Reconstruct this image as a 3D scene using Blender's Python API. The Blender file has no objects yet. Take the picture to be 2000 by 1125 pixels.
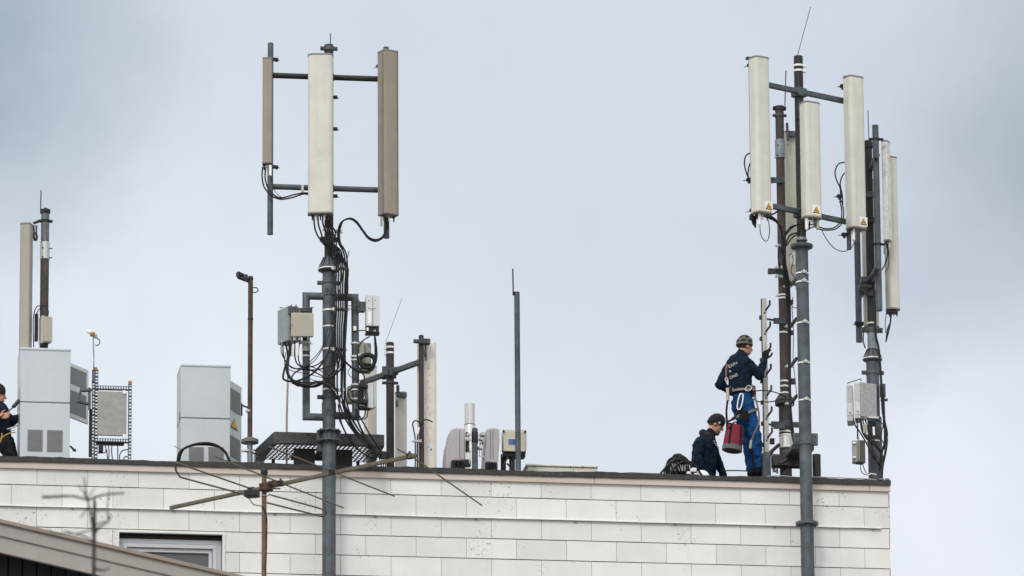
import bpy, math, random
from mathutils import Vector, Matrix
random.seed(7)
V = Vector
S = bpy.context.scene
COL = S.collection
rad = math.radians

# ------------------------------------------------------------------ camera
FPX, PITCH, YAW, ROLL, DIST, CAMZ = 14000.0, rad(15.6), rad(8.0), rad(-0.42), 87.0, 1.6
fw = V((math.sin(YAW)*math.cos(PITCH), math.cos(YAW)*math.cos(PITCH), math.sin(PITCH)))
rt0 = V((math.cos(YAW), -math.sin(YAW), 0)); up0 = rt0.cross(fw)
RT = math.cos(ROLL)*rt0 + math.sin(ROLL)*up0
UP = -math.sin(ROLL)*rt0 + math.cos(ROLL)*up0
CAM = V((-DIST*math.sin(YAW), -DIST*math.cos(YAW), CAMZ))
cd = bpy.data.cameras.new('camera'); cam = bpy.data.objects.new('camera', cd); COL.objects.link(cam)
cd.sensor_width = 36; cd.lens = 36*FPX/2000; cd.clip_start = 1; cd.clip_end = 20000
M3 = Matrix((RT, UP, -fw)).transposed()
cam.matrix_world = Matrix.Translation(CAM) @ M3.to_4x4()
cd.dof.use_dof = True; cd.dof.focus_distance = 86.5; cd.dof.aperture_fstop = 11
S.camera = cam

# ------------------------------------------------------------------ view, world, sun
S.view_settings.view_transform = 'Standard'; S.view_settings.look = 'None'
S.view_settings.gamma = 1; S.view_settings.exposure = 0.05; S.view_settings.use_curve_mapping = False

def ray(x, y): return fw + RT*((x-1000)/FPX) - UP*((y-562.5)/FPX)
def P(x, y, d=0.0):
    r = ray(x, y); return CAM + r*((d-CAM.y)/r.y)
def PZ(x, y, z):
    r = ray(x, y); return CAM + r*((z-CAM.z)/r.z)
def W(p): return p/161.0

SUN_EL, SUN_AZ = rad(38), rad(205)     # azimuth from +y clockwise: behind the camera, a little left
sd = V((math.sin(SUN_AZ)*math.cos(SUN_EL), math.cos(SUN_AZ)*math.cos(SUN_EL), math.sin(SUN_EL)))
w = bpy.data.worlds.new("World"); S.world = w; w.use_nodes = True
nt = w.node_tree; nt.nodes.clear()
def N(t, **k):
    n = nt.nodes.new(t)
    for a, b in k.items(): setattr(n, a, b)
    return n
def L(a, b): nt.links.new(a, b)
out = N('ShaderNodeOutputWorld')
sky = N('ShaderNodeTexSky', sky_type='NISHITA', sun_disc=False, sun_elevation=SUN_EL, sun_rotation=SUN_AZ)
bg1 = N('ShaderNodeBackground'); bg1.inputs[1].default_value = 0.08; L(sky.outputs[0], bg1.inputs[0])
tc = N('ShaderNodeTexCoord')
def vdot(vec):
    n = N('ShaderNodeVectorMath', operation='DOT_PRODUCT'); n.inputs[1].default_value = vec; return n
def noise(scale, det=4, rough=.55, vec=None):
    n = N('ShaderNodeTexNoise'); n.inputs['Scale'].default_value = scale; n.inputs['Detail'].default_value = det
    n.inputs['Roughness'].default_value = rough; L(vec or tc.outputs['Generated'], n.inputs['Vector']); return n
# warped direction so cloud edges are ragged
nz = noise(28, 5); sub = N('ShaderNodeVectorMath', operation='SUBTRACT'); sub.inputs[1].default_value = (.5, .5, .5)
L(nz.outputs['Color'], sub.inputs[0])
scl = N('ShaderNodeVectorMath', operation='SCALE'); scl.inputs['Scale'].default_value = 0.03; L(sub.outputs[0], scl.inputs[0])
add = N('ShaderNodeVectorMath', operation='ADD'); L(tc.outputs['Generated'], add.inputs[0]); L(scl.outputs[0], add.inputs[1])
col = N('ShaderNodeRGB'); col.outputs[0].default_value = (.61, .64, .68, 1); cur = col.outputs[0]
def blob(x, y, r_in, r_out, color, fac=1.0):
    global cur
    d0 = ray(x, y).normalized()
    ds = N('ShaderNodeVectorMath', operation='DISTANCE'); ds.inputs[1].default_value = d0; L(add.outputs[0], ds.inputs[0])
    mr = N('ShaderNodeMapRange', interpolation_type='SMOOTHSTEP'); L(ds.outputs['Value'], mr.inputs[0])
    mr.inputs[1].default_value = r_in/FPX; mr.inputs[2].default_value = r_out/FPX
    mr.inputs[3].default_value = fac; mr.inputs[4].default_value = 0
    mx = N('ShaderNodeMix', data_type='RGBA'); L(mr.outputs[0], mx.inputs[0]); L(cur, mx.inputs[6]); mx.inputs[7].default_value = (*color, 1)
    cur = mx.outputs[2]
blob(1000, 500, 1800, 4200, (.605, .65, .715), 1)
blob(400, 800, 0, 850, (.73, .775, .83), .95)
blob(1850, 1020, 0, 560, (.76, .79, .865), 1.0)
blob(1300, 1000, 0, 600, (.70, .735, .81), .6)
blob(1250, 420, 0, 520, (.585, .635, .735), .6)
blob(2120, 250, 0, 560, (.33, .38, .45), .85)
blob(2050, -60, 0, 420, (.42, .47, .54), .6)
blob(1700, 60, 0, 420, (.53, .59, .70), .4)
blob(-160, 60, 0, 640, (.27, .35, .43), .95)
blob(900, -60, 0, 600, (.56, .63, .74), .5)
blob(1800, 540, 0, 320, (.45, .51, .61), .55)
blob(0, 1100, 0, 300, (.74, .78, .83), .5)
n2 = noise(40, 6, .6, add.outputs[0]); mrn = N('ShaderNodeMapRange'); L(n2.outputs[0], mrn.inputs[0])
mrn.inputs[1].default_value = .3; mrn.inputs[2].default_value = .7; mrn.inputs[3].default_value = .975; mrn.inputs[4].default_value = 1.025
n3 = noise(2.2, 3, .5); mr3 = N('ShaderNodeMapRange'); L(n3.outputs[0], mr3.inputs[0])
mr3.inputs[1].default_value = .3; mr3.inputs[2].default_value = .7; mr3.inputs[3].default_value = 1.0; mr3.inputs[4].default_value = 1.0
m1 = N('ShaderNodeVectorMath', operation='SCALE'); L(cur, m1.inputs[0]); L(mrn.outputs[0], m1.inputs['Scale'])
m2 = N('ShaderNodeVectorMath', operation='SCALE'); L(m1.outputs[0], m2.inputs[0]); L(mr3.outputs[0], m2.inputs['Scale'])
# overcast: brighter overhead and round the veiled sun
dz = vdot((0, 0, 1)); L(tc.outputs['Generated'], dz.inputs[0])
e1 = N('ShaderNodeMapRange'); L(dz.outputs['Value'], e1.inputs[0])
e1.inputs[1].default_value = .38; e1.inputs[2].default_value = 1; e1.inputs[3].default_value = 0; e1.inputs[4].default_value = 1.1
ds_ = vdot(sd); L(tc.outputs['Generated'], ds_.inputs[0])
e2 = N('ShaderNodeMapRange', interpolation_type='SMOOTHSTEP'); L(ds_.outputs['Value'], e2.inputs[0])
e2.inputs[1].default_value = .0; e2.inputs[2].default_value = 1; e2.inputs[3].default_value = 1.12; e2.inputs[4].default_value = 2.0
sm = N('ShaderNodeMath', operation='ADD'); L(e1.outputs[0], sm.inputs[0]); L(e2.outputs[0], sm.inputs[1])
wf = N('ShaderNodeMapRange', interpolation_type='SMOOTHSTEP'); L(ds_.outputs['Value'], wf.inputs[0]); wf.inputs[1].default_value = -.3; wf.inputs[2].default_value = .7
wm = N('ShaderNodeMix', data_type='RGBA'); L(wf.outputs[0], wm.inputs[0]); L(m2.outputs[0], wm.inputs[6]); wm.inputs[7].default_value = (.665, .66, .65, 1)
bg2 = N('ShaderNodeBackground'); L(wm.outputs[2], bg2.inputs[0]); L(sm.outputs[0], bg2.inputs[1])
mixs = N('ShaderNodeMixShader'); mixs.inputs[0].default_value = .93
L(bg1.outputs[0], mixs.inputs[1]); L(bg2.outputs[0], mixs.inputs[2]); L(mixs.outputs[0], out.inputs[0])

sl = bpy.data.lights.new('sun', 'SUN'); sl.energy = 1.1; sl.angle = rad(12); sl.color = (1, .975, .94)
so = bpy.data.objects.new('sun', sl); COL.objects.link(so); so.location = (0, -20, 60)
so.rotation_mode = 'QUATERNION'; so.rotation_quaternion = sd.to_track_quat('Z', 'Y')

# ------------------------------------------------------------------ materials
MATS = {}
def mat(name, c, rough=.6, metal=0.0, var=.15, scale=6.0, streak=0, bump=.0, bscale=60, dirt=None, dirt_amt=.3, spec=.4, c2=None, c2t=(.5, .65), fine=0):
    """Procedural surface: base colour with soft mottling, optional vertical run stains, second-colour patches and bump."""
    if name in MATS: return MATS[name]
    m = bpy.data.materials.new(name); m.use_nodes = True; t = m.node_tree; n = t.nodes; b = n['Principled BSDF']
    def nn(ty, **k):
        q = n.new(ty)
        for a, v in k.items(): setattr(q, a, v)
        return q
    g = nn('ShaderNodeNewGeometry')
    def nse(sc, det=4, vec=None, ro=.6):
        q = nn('ShaderNodeTexNoise'); q.inputs['Scale'].default_value = sc; q.inputs['Detail'].default_value = det
        q.inputs['Roughness'].default_value = ro; t.links.new(vec or g.outputs['Position'], q.inputs['Vector']); return q
    def mr(src, a, b_, lo, hi):
        q = nn('ShaderNodeMapRange'); t.links.new(src, q.inputs[0])
        for i, v in enumerate((a, b_, lo, hi)): q.inputs[i+1].default_value = v
        return q.outputs[0]
    a = nse(scale, 5); f = mr(a.outputs[0], .3, .7, 1-var, 1+var)
    hs = nn('ShaderNodeVectorMath', operation='SCALE'); hs.inputs[0].default_value = c; t.links.new(f, hs.inputs['Scale'])
    o = hs.outputs[0]
    def mix(fac, colr):
        nonlocal o
        q = nn('ShaderNodeMix', data_type='RGBA'); t.links.new(fac, q.inputs[0]); t.links.new(o, q.inputs[6]); q.inputs[7].default_value = (*colr, 1); o = q.outputs[2]
    if c2:
        p = nse(scale*.8, 6, ro=.7); mix(mr(p.outputs[0], c2t[0], c2t[1], 0, 1), c2)
    if streak:
        mp = nn('ShaderNodeMapping'); mp.inputs['Scale'].default_value = (22, 22, 1.1); t.links.new(g.outputs['Position'], mp.inputs['Vector'])
        s_ = nse(1.0, 4, mp.outputs[0]); mix(mr(s_.outputs[0], .52, .75, 0, streak), dirt or (c[0]*.45, c[1]*.42, c[2]*.38))
    if fine:
        s_ = nse(90, 3); mix(mr(s_.outputs[0], .55, .75, 0, fine), (c[0]*.5, c[1]*.5, c[2]*.5))
    t.links.new(o, b.inputs['Base Color'])
    b.inputs['Metallic'].default_value = metal
    b.inputs['Specular IOR Level'].default_value = spec
    r = nse(scale*2.3, 3); t.links.new(mr(r.outputs[0], .3, .7, max(.05, rough-.1), min(1, rough+.1)), b.inputs['Roughness'])
    if bump:
        bn = nn('ShaderNodeBump'); bn.inputs['Strength'].default_value = bump; bn.inputs['Distance'].default_value = .01
        q = nse(bscale, 4); t.links.new(q.outputs[0], bn.inputs['Height']); t.links.new(bn.outputs[0], b.inputs['Normal'])
    MATS[name] = m; return m

STEEL = mat('blue_grey_galvanised_steel', (.068, .082, .094), .55, .15, .4, 5, .5, .15, 80, dirt=(.035, .042, .046), c2=(.115, .135, .148), c2t=(.52, .78))
STEELL = mat('pale_galvanised_steel', (.20, .235, .26), .45, .3, .22, 9, .3, .1, 80, c2=(.30, .33, .35), c2t=(.55, .7))
DARK = mat('dark_weathered_steel', (.024, .024, .024), .6, .2, .25, 8, .4, .15, 90, dirt=(.02, .02, .02))
BROWN = mat('brown_rusty_steel', (.070, .052, .042), .7, .1, .3, 8, .6, .2, 90, dirt=(.10, .055, .032), c2=(.045, .04, .038), c2t=(.45, .6))
RUST = mat('rust', (.085, .052, .036), .85, 0, .3, 20, .4, .2, 90, c2=(.04, .04, .042))
SILVER = mat('bright_aluminium', (.52, .52, .51), .4, .45, .1, 20, 0, .05)
BAND = mat('white_strap', (.78, .78, .77), .4, .1, .06, 30)
CREAM = mat('cream_radome', (.575, .565, .505), .5, 0, .07, 4, .35, .05, 120, dirt=(.40, .375, .32), c2=(.50, .485, .42), c2t=(.55, .75))
CREAMD = mat('cream_radome_soiled', (.52, .50, .42), .5, 0, .08, 3, .35, .05, 120, dirt=(.33, .30, .24))
TAUPE = mat('taupe_radome', (.265, .232, .192), .55, 0, .08, 5, .35, .08, 120, dirt=(.15, .13, .10))
CAPM = mat('end_cap_grey', (.20, .19, .17), .6, 0, .15, 12)
CAB = mat('light_grey_cabinet_paint', (.49, .53, .565), .42, 0, .035, 2.5, .12, .03, 90, dirt=(.36, .39, .40))
CABS = mat('light_grey_cabinet_side', (.55, .59, .61), .45, 0, .04, 3, .1)
LOUV = mat('grey_filter_mesh', (.19, .20, .205), .7, 0, .08, 30, 0, .4, 200)
SEAM = mat('seam_dark', (.10, .11, .11), .8)
BLACK = mat('black_cable_sheath', (.007, .0075, .008), .5, 0, .3, 15, spec=.3)
BLACKM = mat('black_plastic', (.012, .013, .014), .5, 0, .2, 15)
BOXG = mat('grey_cast_radio', (.27, .30, .315), .5, .1, .1, 8, .25, .08, 90)
BOXL = mat('pale_radio_cover', (.56, .58, .58), .45, 0, .05, 8, .12)
BEIGE = mat('beige_plastic', (.36, .335, .27), .5, 0, .06, 8, .18)
BEIGEL = mat('pale_beige_plastic', (.52, .49, .39), .5, 0, .05, 8, .12)
LILAC = mat('warm_grey_shell', (.40, .375, .385), .5, 0, .05, 6, .15)
PLATE = mat('brushed_grey_plate', (.30, .30, .285), .5, .1, .14, 14, .15, .12, 150)
WHITE = mat('white_paint', (.78, .78, .77), .5, 0, .03, 6)
ORANGE = mat('orange_plastic', (.42, .17, .04), .6)
SLATE = mat('white_fibre_cement', (.705, .69, .675), .78, 0, .055, 2.2, .22, .12, 40, dirt=(.60, .565, .53))
FASC = mat('beige_fascia_metal', (.50, .435, .39), .5, 0, .06, 1.2, .16, .04, 60, dirt=(.43, .37, .33))
BITU = mat('bitumen_roofing', (.050, .049, .046), .95, 0, .35, 30, 0, .9, 120, fine=.5)
BACK = mat('dark_backing', (.02, .018, .016), .9)
ROOFM = mat('gravel_roof', (.16, .155, .15), .95, 0, .25, 14, 0, .6, 50)
RENDER = mat('pale_render', (.6, .58, .55), .85, 0, .06, 2, .1)
JOINT = mat('dark_joint', (.16, .14, .13), .9)
GLASS = mat('window_glass', (.045, .055, .065), .08, 0, .1, 1, spec=.8)
FRAMEM = mat('grey_window_frame', (.50, .52, .55), .4, 0, .05, 5, .1)
YEL = mat('warning_yellow', (.62, .33, .03), .5, 0, .05)
BLK = mat('sign_black', (.02, .02, .02), .5)
BLUE = mat('blue_label', (.04, .08, .30), .5)
GROUND = mat('paving_and_earth', (.22, .22, .21), .95, 0, .2, .3)
YAGI = mat('weathered_aluminium_boom', (.13, .113, .086), .5, .3, .2, 12, .2)
BARK = mat('bark', (.035, .030, .027), .9, 0, .3, 30)
HFASC = mat('foreground_fascia_paint', (.32, .295, .28), .7, 0, .06, 1.5, .15, .05)
HDARK = mat('dark_board_cladding', (.022, .026, .032), .7, 0, .3, 4, .3)
TILE = mat('dark_roof_tile', (.08, .07, .065), .8, 0, .3, 6)
SKIN = mat('skin', (.52, .27, .19), .55, 0, .06, 30, spec=.3)
BEARD = mat('dark_hair', (.05, .035, .028), .9, 0, .3, 60)
NAVY = mat('navy_fleece', (.007, .015, .029), .95, 0, .45, 40, 0, .8, 120, spec=.1, c2=(.018, .036, .062), c2t=(.5, .7))
NAVY2 = mat('dark_navy_fleece', (.012, .017, .030), .95, 0, .45, 40, 0, .8, 120, spec=.1, c2=(.02, .032, .055), c2t=(.5, .7))
BLUET = mat('blue_work_cotton', (.012, .066, .19), .9, 0, .35, 14, 0, .6, 60, spec=.1, c2=(.006, .035, .11), c2t=(.45, .7))
BLKT = mat('black_work_cotton', (.012, .012, .013), .9, 0, .3, 12, 0, .5, 60, spec=.15)
KNIT = mat('dark_knit', (.018, .016, .018), .95, 0, .3, 60, 0, .8, 160)
KNITG = mat('grey_knit', (.16, .15, .135), .95, 0, .4, 90, 0, .8, 160)
WOOLW = mat('white_knit', (.50, .49, .46), .95)
WEB = mat('grey_webbing', (.17, .155, .145), .8, 0, .15, 40)
RED = mat('crimson_canvas', (.18, .014, .034), .85, 0, .2, 20, 0, .5, 80, c2=(.17, .012, .03), c2t=(.5, .7))
GREYB = mat('grey_rubber', (.11, .11, .115), .8, 0, .15, 20)
YSTR = mat('yellow_strap', (.45, .27, .05), .7)

# ------------------------------------------------------------------ mesh builder
class MB:
    def __init__(s): s.v = []; s.f = []; s.m = []; s.mi = 0; s.sm = []
    def face(s, idx, sm=False): s.f.append(idx); s.m.append(s.mi); s.sm.append(sm)
    def hexa(s, c):     # 8 corners: bottom 4 ccw, top 4 ccw
        b = len(s.v); s.v += [V(p) for p in c]
        for q in ((3, 2, 1, 0), (4, 5, 6, 7), (0, 1, 5, 4), (1, 2, 6, 5), (2, 3, 7, 6), (3, 0, 4, 7)): s.face([b+i for i in q])
        return s
    def box(s, c, sx, sy, sz, rz=0.0, R=None):
        R = R or Matrix.Rotation(rz, 3, 'Z'); c = V(c); h = (sx/2, sy/2, sz/2)
        return s.hexa([c + R @ V((a*h[0], b*h[1], d*h[2])) for d in (-1, 1) for a, b in ((-1, -1), (1, -1), (1, 1), (-1, 1))])
    def cbox(s, corner, rz, w_, l_, z0, z1):   # box from its near-left vertical edge: w_ along local x, l_ along local y
        R = Matrix.Rotation(rz, 3, 'Z'); c = V((corner[0], corner[1], 0))
        return s.hexa([c + R @ V((a, b, 0)) + V((0, 0, z)) for z in (z0, z1) for a, b in ((0, 0), (w_, 0), (w_, l_), (0, l_))])
    def bar(s, p0, p1, w_, h_):
        p0 = V(p0); p1 = V(p1); d = (p1-p0).normalized(); u = V((0, 0, 1))
        if abs(d.z) > .99: u = V((0, 1, 0))
        r = d.cross(u).normalized(); u = r.cross(d)
        return s.hexa([p + r*(a*w_/2) + u*(b*h_/2) for p in (p0, p1) for a, b in ((-1, -1), (1, -1), (1, 1), (-1, 1))])
    def ring(s, c, R, n): b = len(s.v); s.v += [c + R @ V((math.cos(2*math.pi*i/n), math.sin(2*math.pi*i/n), 0)) for i in range(n)]; return b
    def tube(s, pts, r, n=10, caps=True):
        pts = [V(p) for p in pts]; rs = r if isinstance(r, (list, tuple)) else [r]*len(pts)
        prev = None; rings = []
        for i, p in enumerate(pts):
            if i == 0: t = pts[1]-p
            elif i == len(pts)-1: t = p-pts[i-1]
            else: t = (p-pts[i-1]).normalized() + (pts[i+1]-p).normalized()
            t.normalize()
            if prev is None:
                a = V((1, 0, 0)) if abs(t.x) < .9 else V((0, 1, 0)); x = t.cross(a).normalized()
            else: x = (prev - t*prev.dot(t)).normalized()
            prev = x; y = t.cross(x); k = rs[i]
            if 0 < i < len(pts)-1:
                cs = max(.5, (pts[i+1]-p).normalized().dot(t)); k2 = k/cs if cs < .97 else k
            else: k2 = k
            b = len(s.v)
            ax = None
            if k2 != k:
                ax = ((pts[i+1]-p).normalized() - (p-pts[i-1]).normalized()); ax = ax.normalized() if ax.length > 1e-6 else None
            for j in range(n):
                o = x*(k*math.cos(2*math.pi*j/n)) + y*(k*math.sin(2*math.pi*j/n))
                if ax: o = o + ax*(o.dot(ax)*(k2/k-1))
                s.v.append(p+o)
            rings.append(b)
        for a, b in zip(rings, rings[1:]):
            for j in range(n): s.face([a+j, a+(j+1) % n, b+(j+1) % n, b+j], True)
        if caps: s.face([rings[0]+j for j in reversed(range(n))]); s.face([rings[-1]+j for j in range(n)])
        return s
    def cyl(s, p0, p1, r0, r1=None, n=24): return s.tube([p0, p1], [r0, r0 if r1 is None else r1], n)
    def lathe(s, prof, base, n=28, axis=None, smooth=True, a0=0, a1=2*math.pi):
        Q = V((0, 0, 1)).rotation_difference(V(axis)).to_matrix() if axis else Matrix.Identity(3); base = V(base); rings = []
        for r, z in prof:
            rings.append(len(s.v))
            s.v += [base + Q @ V((r*math.cos(2*math.pi*j/n), r*math.sin(2*math.pi*j/n), z)) for j in range(n)]
        for a, b in zip(rings, rings[1:]):
            for j in range(n): s.face([a+j, a+(j+1) % n, b+(j+1) % n, b+j], smooth)
        s.face([rings[0]+j for j in reversed(range(n))]); s.face([rings[-1]+j for j in range(n)])
        return s
    def prism(s, poly, ext, smooth=False):   # poly: list of 3D points (planar), ext vector
        b = len(s.v); n = len(poly); ext = V(ext)
        s.v += [V(p) for p in poly] + [V(p)+ext for p in poly]
        s.face(list(reversed(range(b, b+n)))); s.face(list(range(b+n, b+2*n)))
        for j in range(n): s.face([b+j, b+(j+1) % n, b+n+(j+1) % n, b+n+j], smooth)
        return s
    def ell(s, c, rx, ry, rz, R=None, n=14, m=9):
        R = R or Matrix.Identity(3); c = V(c); b = len(s.v)
        for i in range(1, m):
            a = math.pi*i/m
            s.v += [c + R @ V((rx*math.sin(a)*math.cos(2*math.pi*j/n), ry*math.sin(a)*math.sin(2*math.pi*j/n), rz*math.cos(a))) for j in range(n)]
        t = len(s.v); s.v += [c + R @ V((0, 0, rz)), c + R @ V((0, 0, -rz))]
        for i in range(m-2):
            for j in range(n): s.face([b+i*n+j, b+(i+1)*n+j, b+(i+1)*n+(j+1) % n, b+i*n+(j+1) % n], True)
        for j in range(n):
            s.face([t, b+j, b+(j+1) % n], True); s.face([t+1, b+(m-2)*n+(j+1) % n, b+(m-2)*n+j], True)
        return s
    def cap(s, p0, r0, p1, r1):     # tapered capsule for figures
        s.ell(p0, r0, r0, r0); s.ell(p1, r1, r1, r1); s.tube([p0, p1], [r0, r1], 14); return s
    def torus(s, c, R_, r, axis=(0, -1, 0), n=40, m=8, wob=0):
        Q = V((0, 0, 1)).rotation_difference(V(axis)).to_matrix(); pts = []
        for i in range(n+1):
            a = 2*math.pi*i/n; pts.append(V(c) + Q @ V(((R_+wob*math.sin(3*a))*math.cos(a), (R_+wob*math.cos(2*a))*math.sin(a), wob*math.sin(2*a))))
        return s.tube(pts, r, m)
    def build(s, name, mats, parent=None, bevel=0, seg=2, label=None, cat=None, group=None, kind=None, sharp=35, origin=None):
        mats = mats if isinstance(mats, (list, tuple)) else [mats]
        if parent is not None: o0 = wl(parent)
        elif origin is not None: o0 = V(origin)
        else:
            xs = [p.x for p in s.v]; ys = [p.y for p in s.v]; zs = [p.z for p in s.v]
            o0 = V(((min(xs)+max(xs))/2, (min(ys)+max(ys))/2, min(zs)))
        me = bpy.data.meshes.new(name); me.from_pydata([tuple(p-o0) for p in s.v], [], s.f)
        for m_ in mats: me.materials.append(m_)
        for p, mi, smf in zip(me.polygons, s.m, s.sm): p.material_index = mi; p.use_smooth = smf
        me.update(); me.set_sharp_from_angle(angle=rad(sharp))
        o = bpy.data.objects.new(name, me); COL.objects.link(o)
        if parent is not None: o.parent = parent
        else: o.location = o0
        if bevel:
            bm = o.modifiers.new('bevel', 'BEVEL'); bm.width = bevel; bm.segments = seg; bm.limit_method = 'ANGLE'; bm.angle_limit = rad(40)
        if label: o['label'] = label
        if cat: o['category'] = cat
        if group: o['group'] = group
        if kind: o['kind'] = kind
        return o
def wl(o):
    l = V(o.location)
    while o.parent: o = o.parent; l += V(o.location)
    return l
def thing(name, label, cat, loc, group=None):
    o = bpy.data.objects.new(name, None); COL.objects.link(o); o.location = loc; o.empty_display_size = .1
    o['label'] = label; o['category'] = cat
    if group: o['group'] = group
    return o
def smooth_pts(c, k=7):
    c = [V(p) for p in c]
    if len(c) < 3: return c
    q = [2*c[0]-c[1]] + c + [2*c[-1]-c[-2]]; o = []
    for i in range(1, len(q)-2):
        a, b, d, e = q[i-1:i+3]
        for j in range(k):
            t = j/k; o.append(.5*((2*b) + (d-a)*t + (2*a-5*b+4*d-e)*t*t + (3*b-a-3*d+e)*t**3))
    return o + [c[-1]]
def cp(pts, d): return [P(p[0], p[1], p[2] if len(p) > 2 else d) for p in pts]
def cable(pts, d, r=1.5, label='', group=None, name='cable', m=None, parent=None, k=6, cat='cable'):
    b = MB().tube(smooth_pts(cp(pts, d), k), W(r), 7)
    if parent: return b.build(name, m or BLACK, parent)
    return b.build(name, m or BLACK, None, label=label, cat=cat, group=group)

ROOFZ = P(870, 914, -.05).z
def vline(px, py, d, y0, y1):    # two points of a vertical line through pixel (px,py) at depth d; y1 None = down to the roof
    a = P(px, py, d); z0 = P(px, y0, d).z; z1 = ROOFZ if y1 is None else (0 if y1 == 'ground' else P(px, y1, d).z)
    return V((a.x, d, z0)), V((a.x, d, z1))

# ================================================================== SETTING: ground, building
MB().box((0, 0, -.1), 6000, 6000, .2).build('ground', GROUND, kind='structure')

TOPZ = ROOFZ
CAPB = P(870, 924, -.05).z; FB = P(870, 936, -.03).z
XR = P(1738, 1000, 0).x; XL = -16.0
rows = [FB] + [P(870, y, 0).z for y in (969.5, 1011, 1050.5, 1090)]
step = (rows[2]-rows[4])/2
while rows[-1] > .4: rows.append(rows[-1]-step)
bld = thing('apartment_building', 'white slate clad apartment building with flat roof full of antennas', 'building', (0, 0, 0))
# window opening
wx0 = P(232, 1080, 0).x; wx1 = P(434, 1080, 0).x; wz1 = P(330, 1043, 0).z; wz0 = wz1-1.35
WIN = [(wx0, wx1, wz0, wz1)]
for fl in range(1, 7):
    for k in range(-1, 4):
        if fl == 0 and k == 0: continue
        WIN.append((wx0+k*3.4, wx1+k*3.4, wz0-fl*2.9, wz1-fl*2.9))
for k in (1, 2, 3):  WIN.append((wx0+k*3.4, wx1+k*3.4, wz0-.0-99, wz1-99))
WIN = [q for q in WIN if q[2] > .3 and q[1] < XR-.5]
# core walls: side, back, and the front as strips round the window openings
YB = 11.0
b = MB()
b.box(((XL+XR)/2, YB-.1, TOPZ/2-.1), XR-XL-.02, .2, TOPZ-.25)
b.box((XR-.12, YB/2, TOPZ/2-.1), .2, YB-.3, TOPZ-.25); b.box((XL+.12, YB/2, TOPZ/2-.1), .2, YB-.3, TOPZ-.25)
xs = sorted({XL+.02, XR-.02, *[q[0] for q in WIN], *[q[1] for q in WIN]})
for x0, x1 in zip(xs, xs[1:]):
    holes = sorted([(q[2], q[3]) for q in WIN if q[0] <= x0+1e-4 and q[1] >= x1-1e-4])
    z = 0
    for h0, h1 in holes + [(FB+.05, None)]:
        if h0 > z: b.box(((x0+x1)/2, .12, (z+h0)/2), x1-x0, .2, h0-z)
        if h1: z = h1
b.build('wall', BACK, bld)
# slates
b = MB(); sw = .631
xj = P(1685.5 - 0, 1020, 0).x          # a joint of row 2 (second course) reference, from the photo
x_row1 = P(1638.5, 975, 0).x
rng = random.Random(3)
for i in range(len(rows)-1):
    z1, z0 = rows[i], rows[i+1]
    off = x_row1 if i % 2 == 0 else x_row1 - sw/2
    k0 = math.floor((XL-off)/sw); x = off + k0*sw
    while x < XR:
        a, c = max(x, XL)+.0022, min(x+sw, XR-.004)-.0022
        if c-a > .02:
            j = rng.uniform(-.0012, .0012); jz = rng.uniform(-.0008, .0008); tl = .006
            segs = [(a, c, z0+.008, z1-.0012)]
            for q in WIN:
                ns = []
                for (sa, sc, s0, s1) in segs:
                    if sc <= q[0]-.03 or sa >= q[1]+.03 or s1 <= q[2]-.03 or s0 >= q[3]+.03: ns.append((sa, sc, s0, s1)); continue
                    if sa < q[0]-.03: ns.append((sa, q[0]-.03, s0, s1))
                    if sc > q[1]+.03: ns.append((q[1]+.03, sc, s0, s1))
                    ma, mc = max(sa, q[0]-.03), min(sc, q[1]+.03)
                    if s1 > q[3]+.03: ns.append((ma, mc, q[3]+.03, s1))
                    if s0 < q[2]-.03: ns.append((ma, mc, s0, q[2]-.03))
                segs = ns
            for sa, sc, s0, s1 in segs:
                if sc-sa < .01 or s1-s0 < .01: continue
                b.hexa([(sa, -.008-tl+j, s0+jz), (sc, -.008-tl+j, s0+jz), (sc, .01, s0+jz), (sa, .01, s0+jz), (sa, -.008+j, s1+jz), (sc, -.008+j, s1+jz), (sc, .01, s1+jz), (sa, .01, s1+jz)])
        x += sw
SL2 = SLATE
# chips of missing paint: small irregular marks with their own place on the slates
t = SL2.node_tree; bs = t.nodes['Principled BSDF']; src = bs.inputs['Base Color'].links[0].from_socket
g = t.nodes.new('ShaderNodeNewGeometry')
va = t.nodes.new('ShaderNodeTexNoise'); va.inputs['Scale'].default_value = 34; va.inputs['Detail'].default_value = 5; va.inputs['Roughness'].default_value = .75; t.links.new(g.outputs['Position'], va.inputs['Vector'])
vb = t.nodes.new('ShaderNodeTexNoise'); vb.inputs['Scale'].default_value = 1.7; vb.inputs['Detail'].default_value = 3; t.links.new(g.outputs['Position'], vb.inputs['Vector'])
r1 = t.nodes.new('ShaderNodeMapRange'); t.links.new(va.outputs[0], r1.inputs[0]); r1.inputs[1].default_value = .60; r1.inputs[2].default_value = .63
r2 = t.nodes.new('ShaderNodeMapRange'); t.links.new(vb.outputs[0], r2.inputs[0]); r2.inputs[1].default_value = .56; r2.inputs[2].default_value = .60
mu = t.nodes.new('ShaderNodeMath'); mu.operation = 'MULTIPLY'; t.links.new(r1.outputs[0], mu.inputs[0]); t.links.new(r2.outputs[0], mu.inputs[1])
mxx = t.nodes.new('ShaderNodeMix'); mxx.data_type = 'RGBA'; t.links.new(mu.outputs[0], mxx.inputs[0]); t.links.new(src, mxx.inputs[6]); mxx.inputs[7].default_value = (.14, .125, .11, 1)
t.links.new(mxx.outputs[2], bs.inputs['Base Color'])
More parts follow.
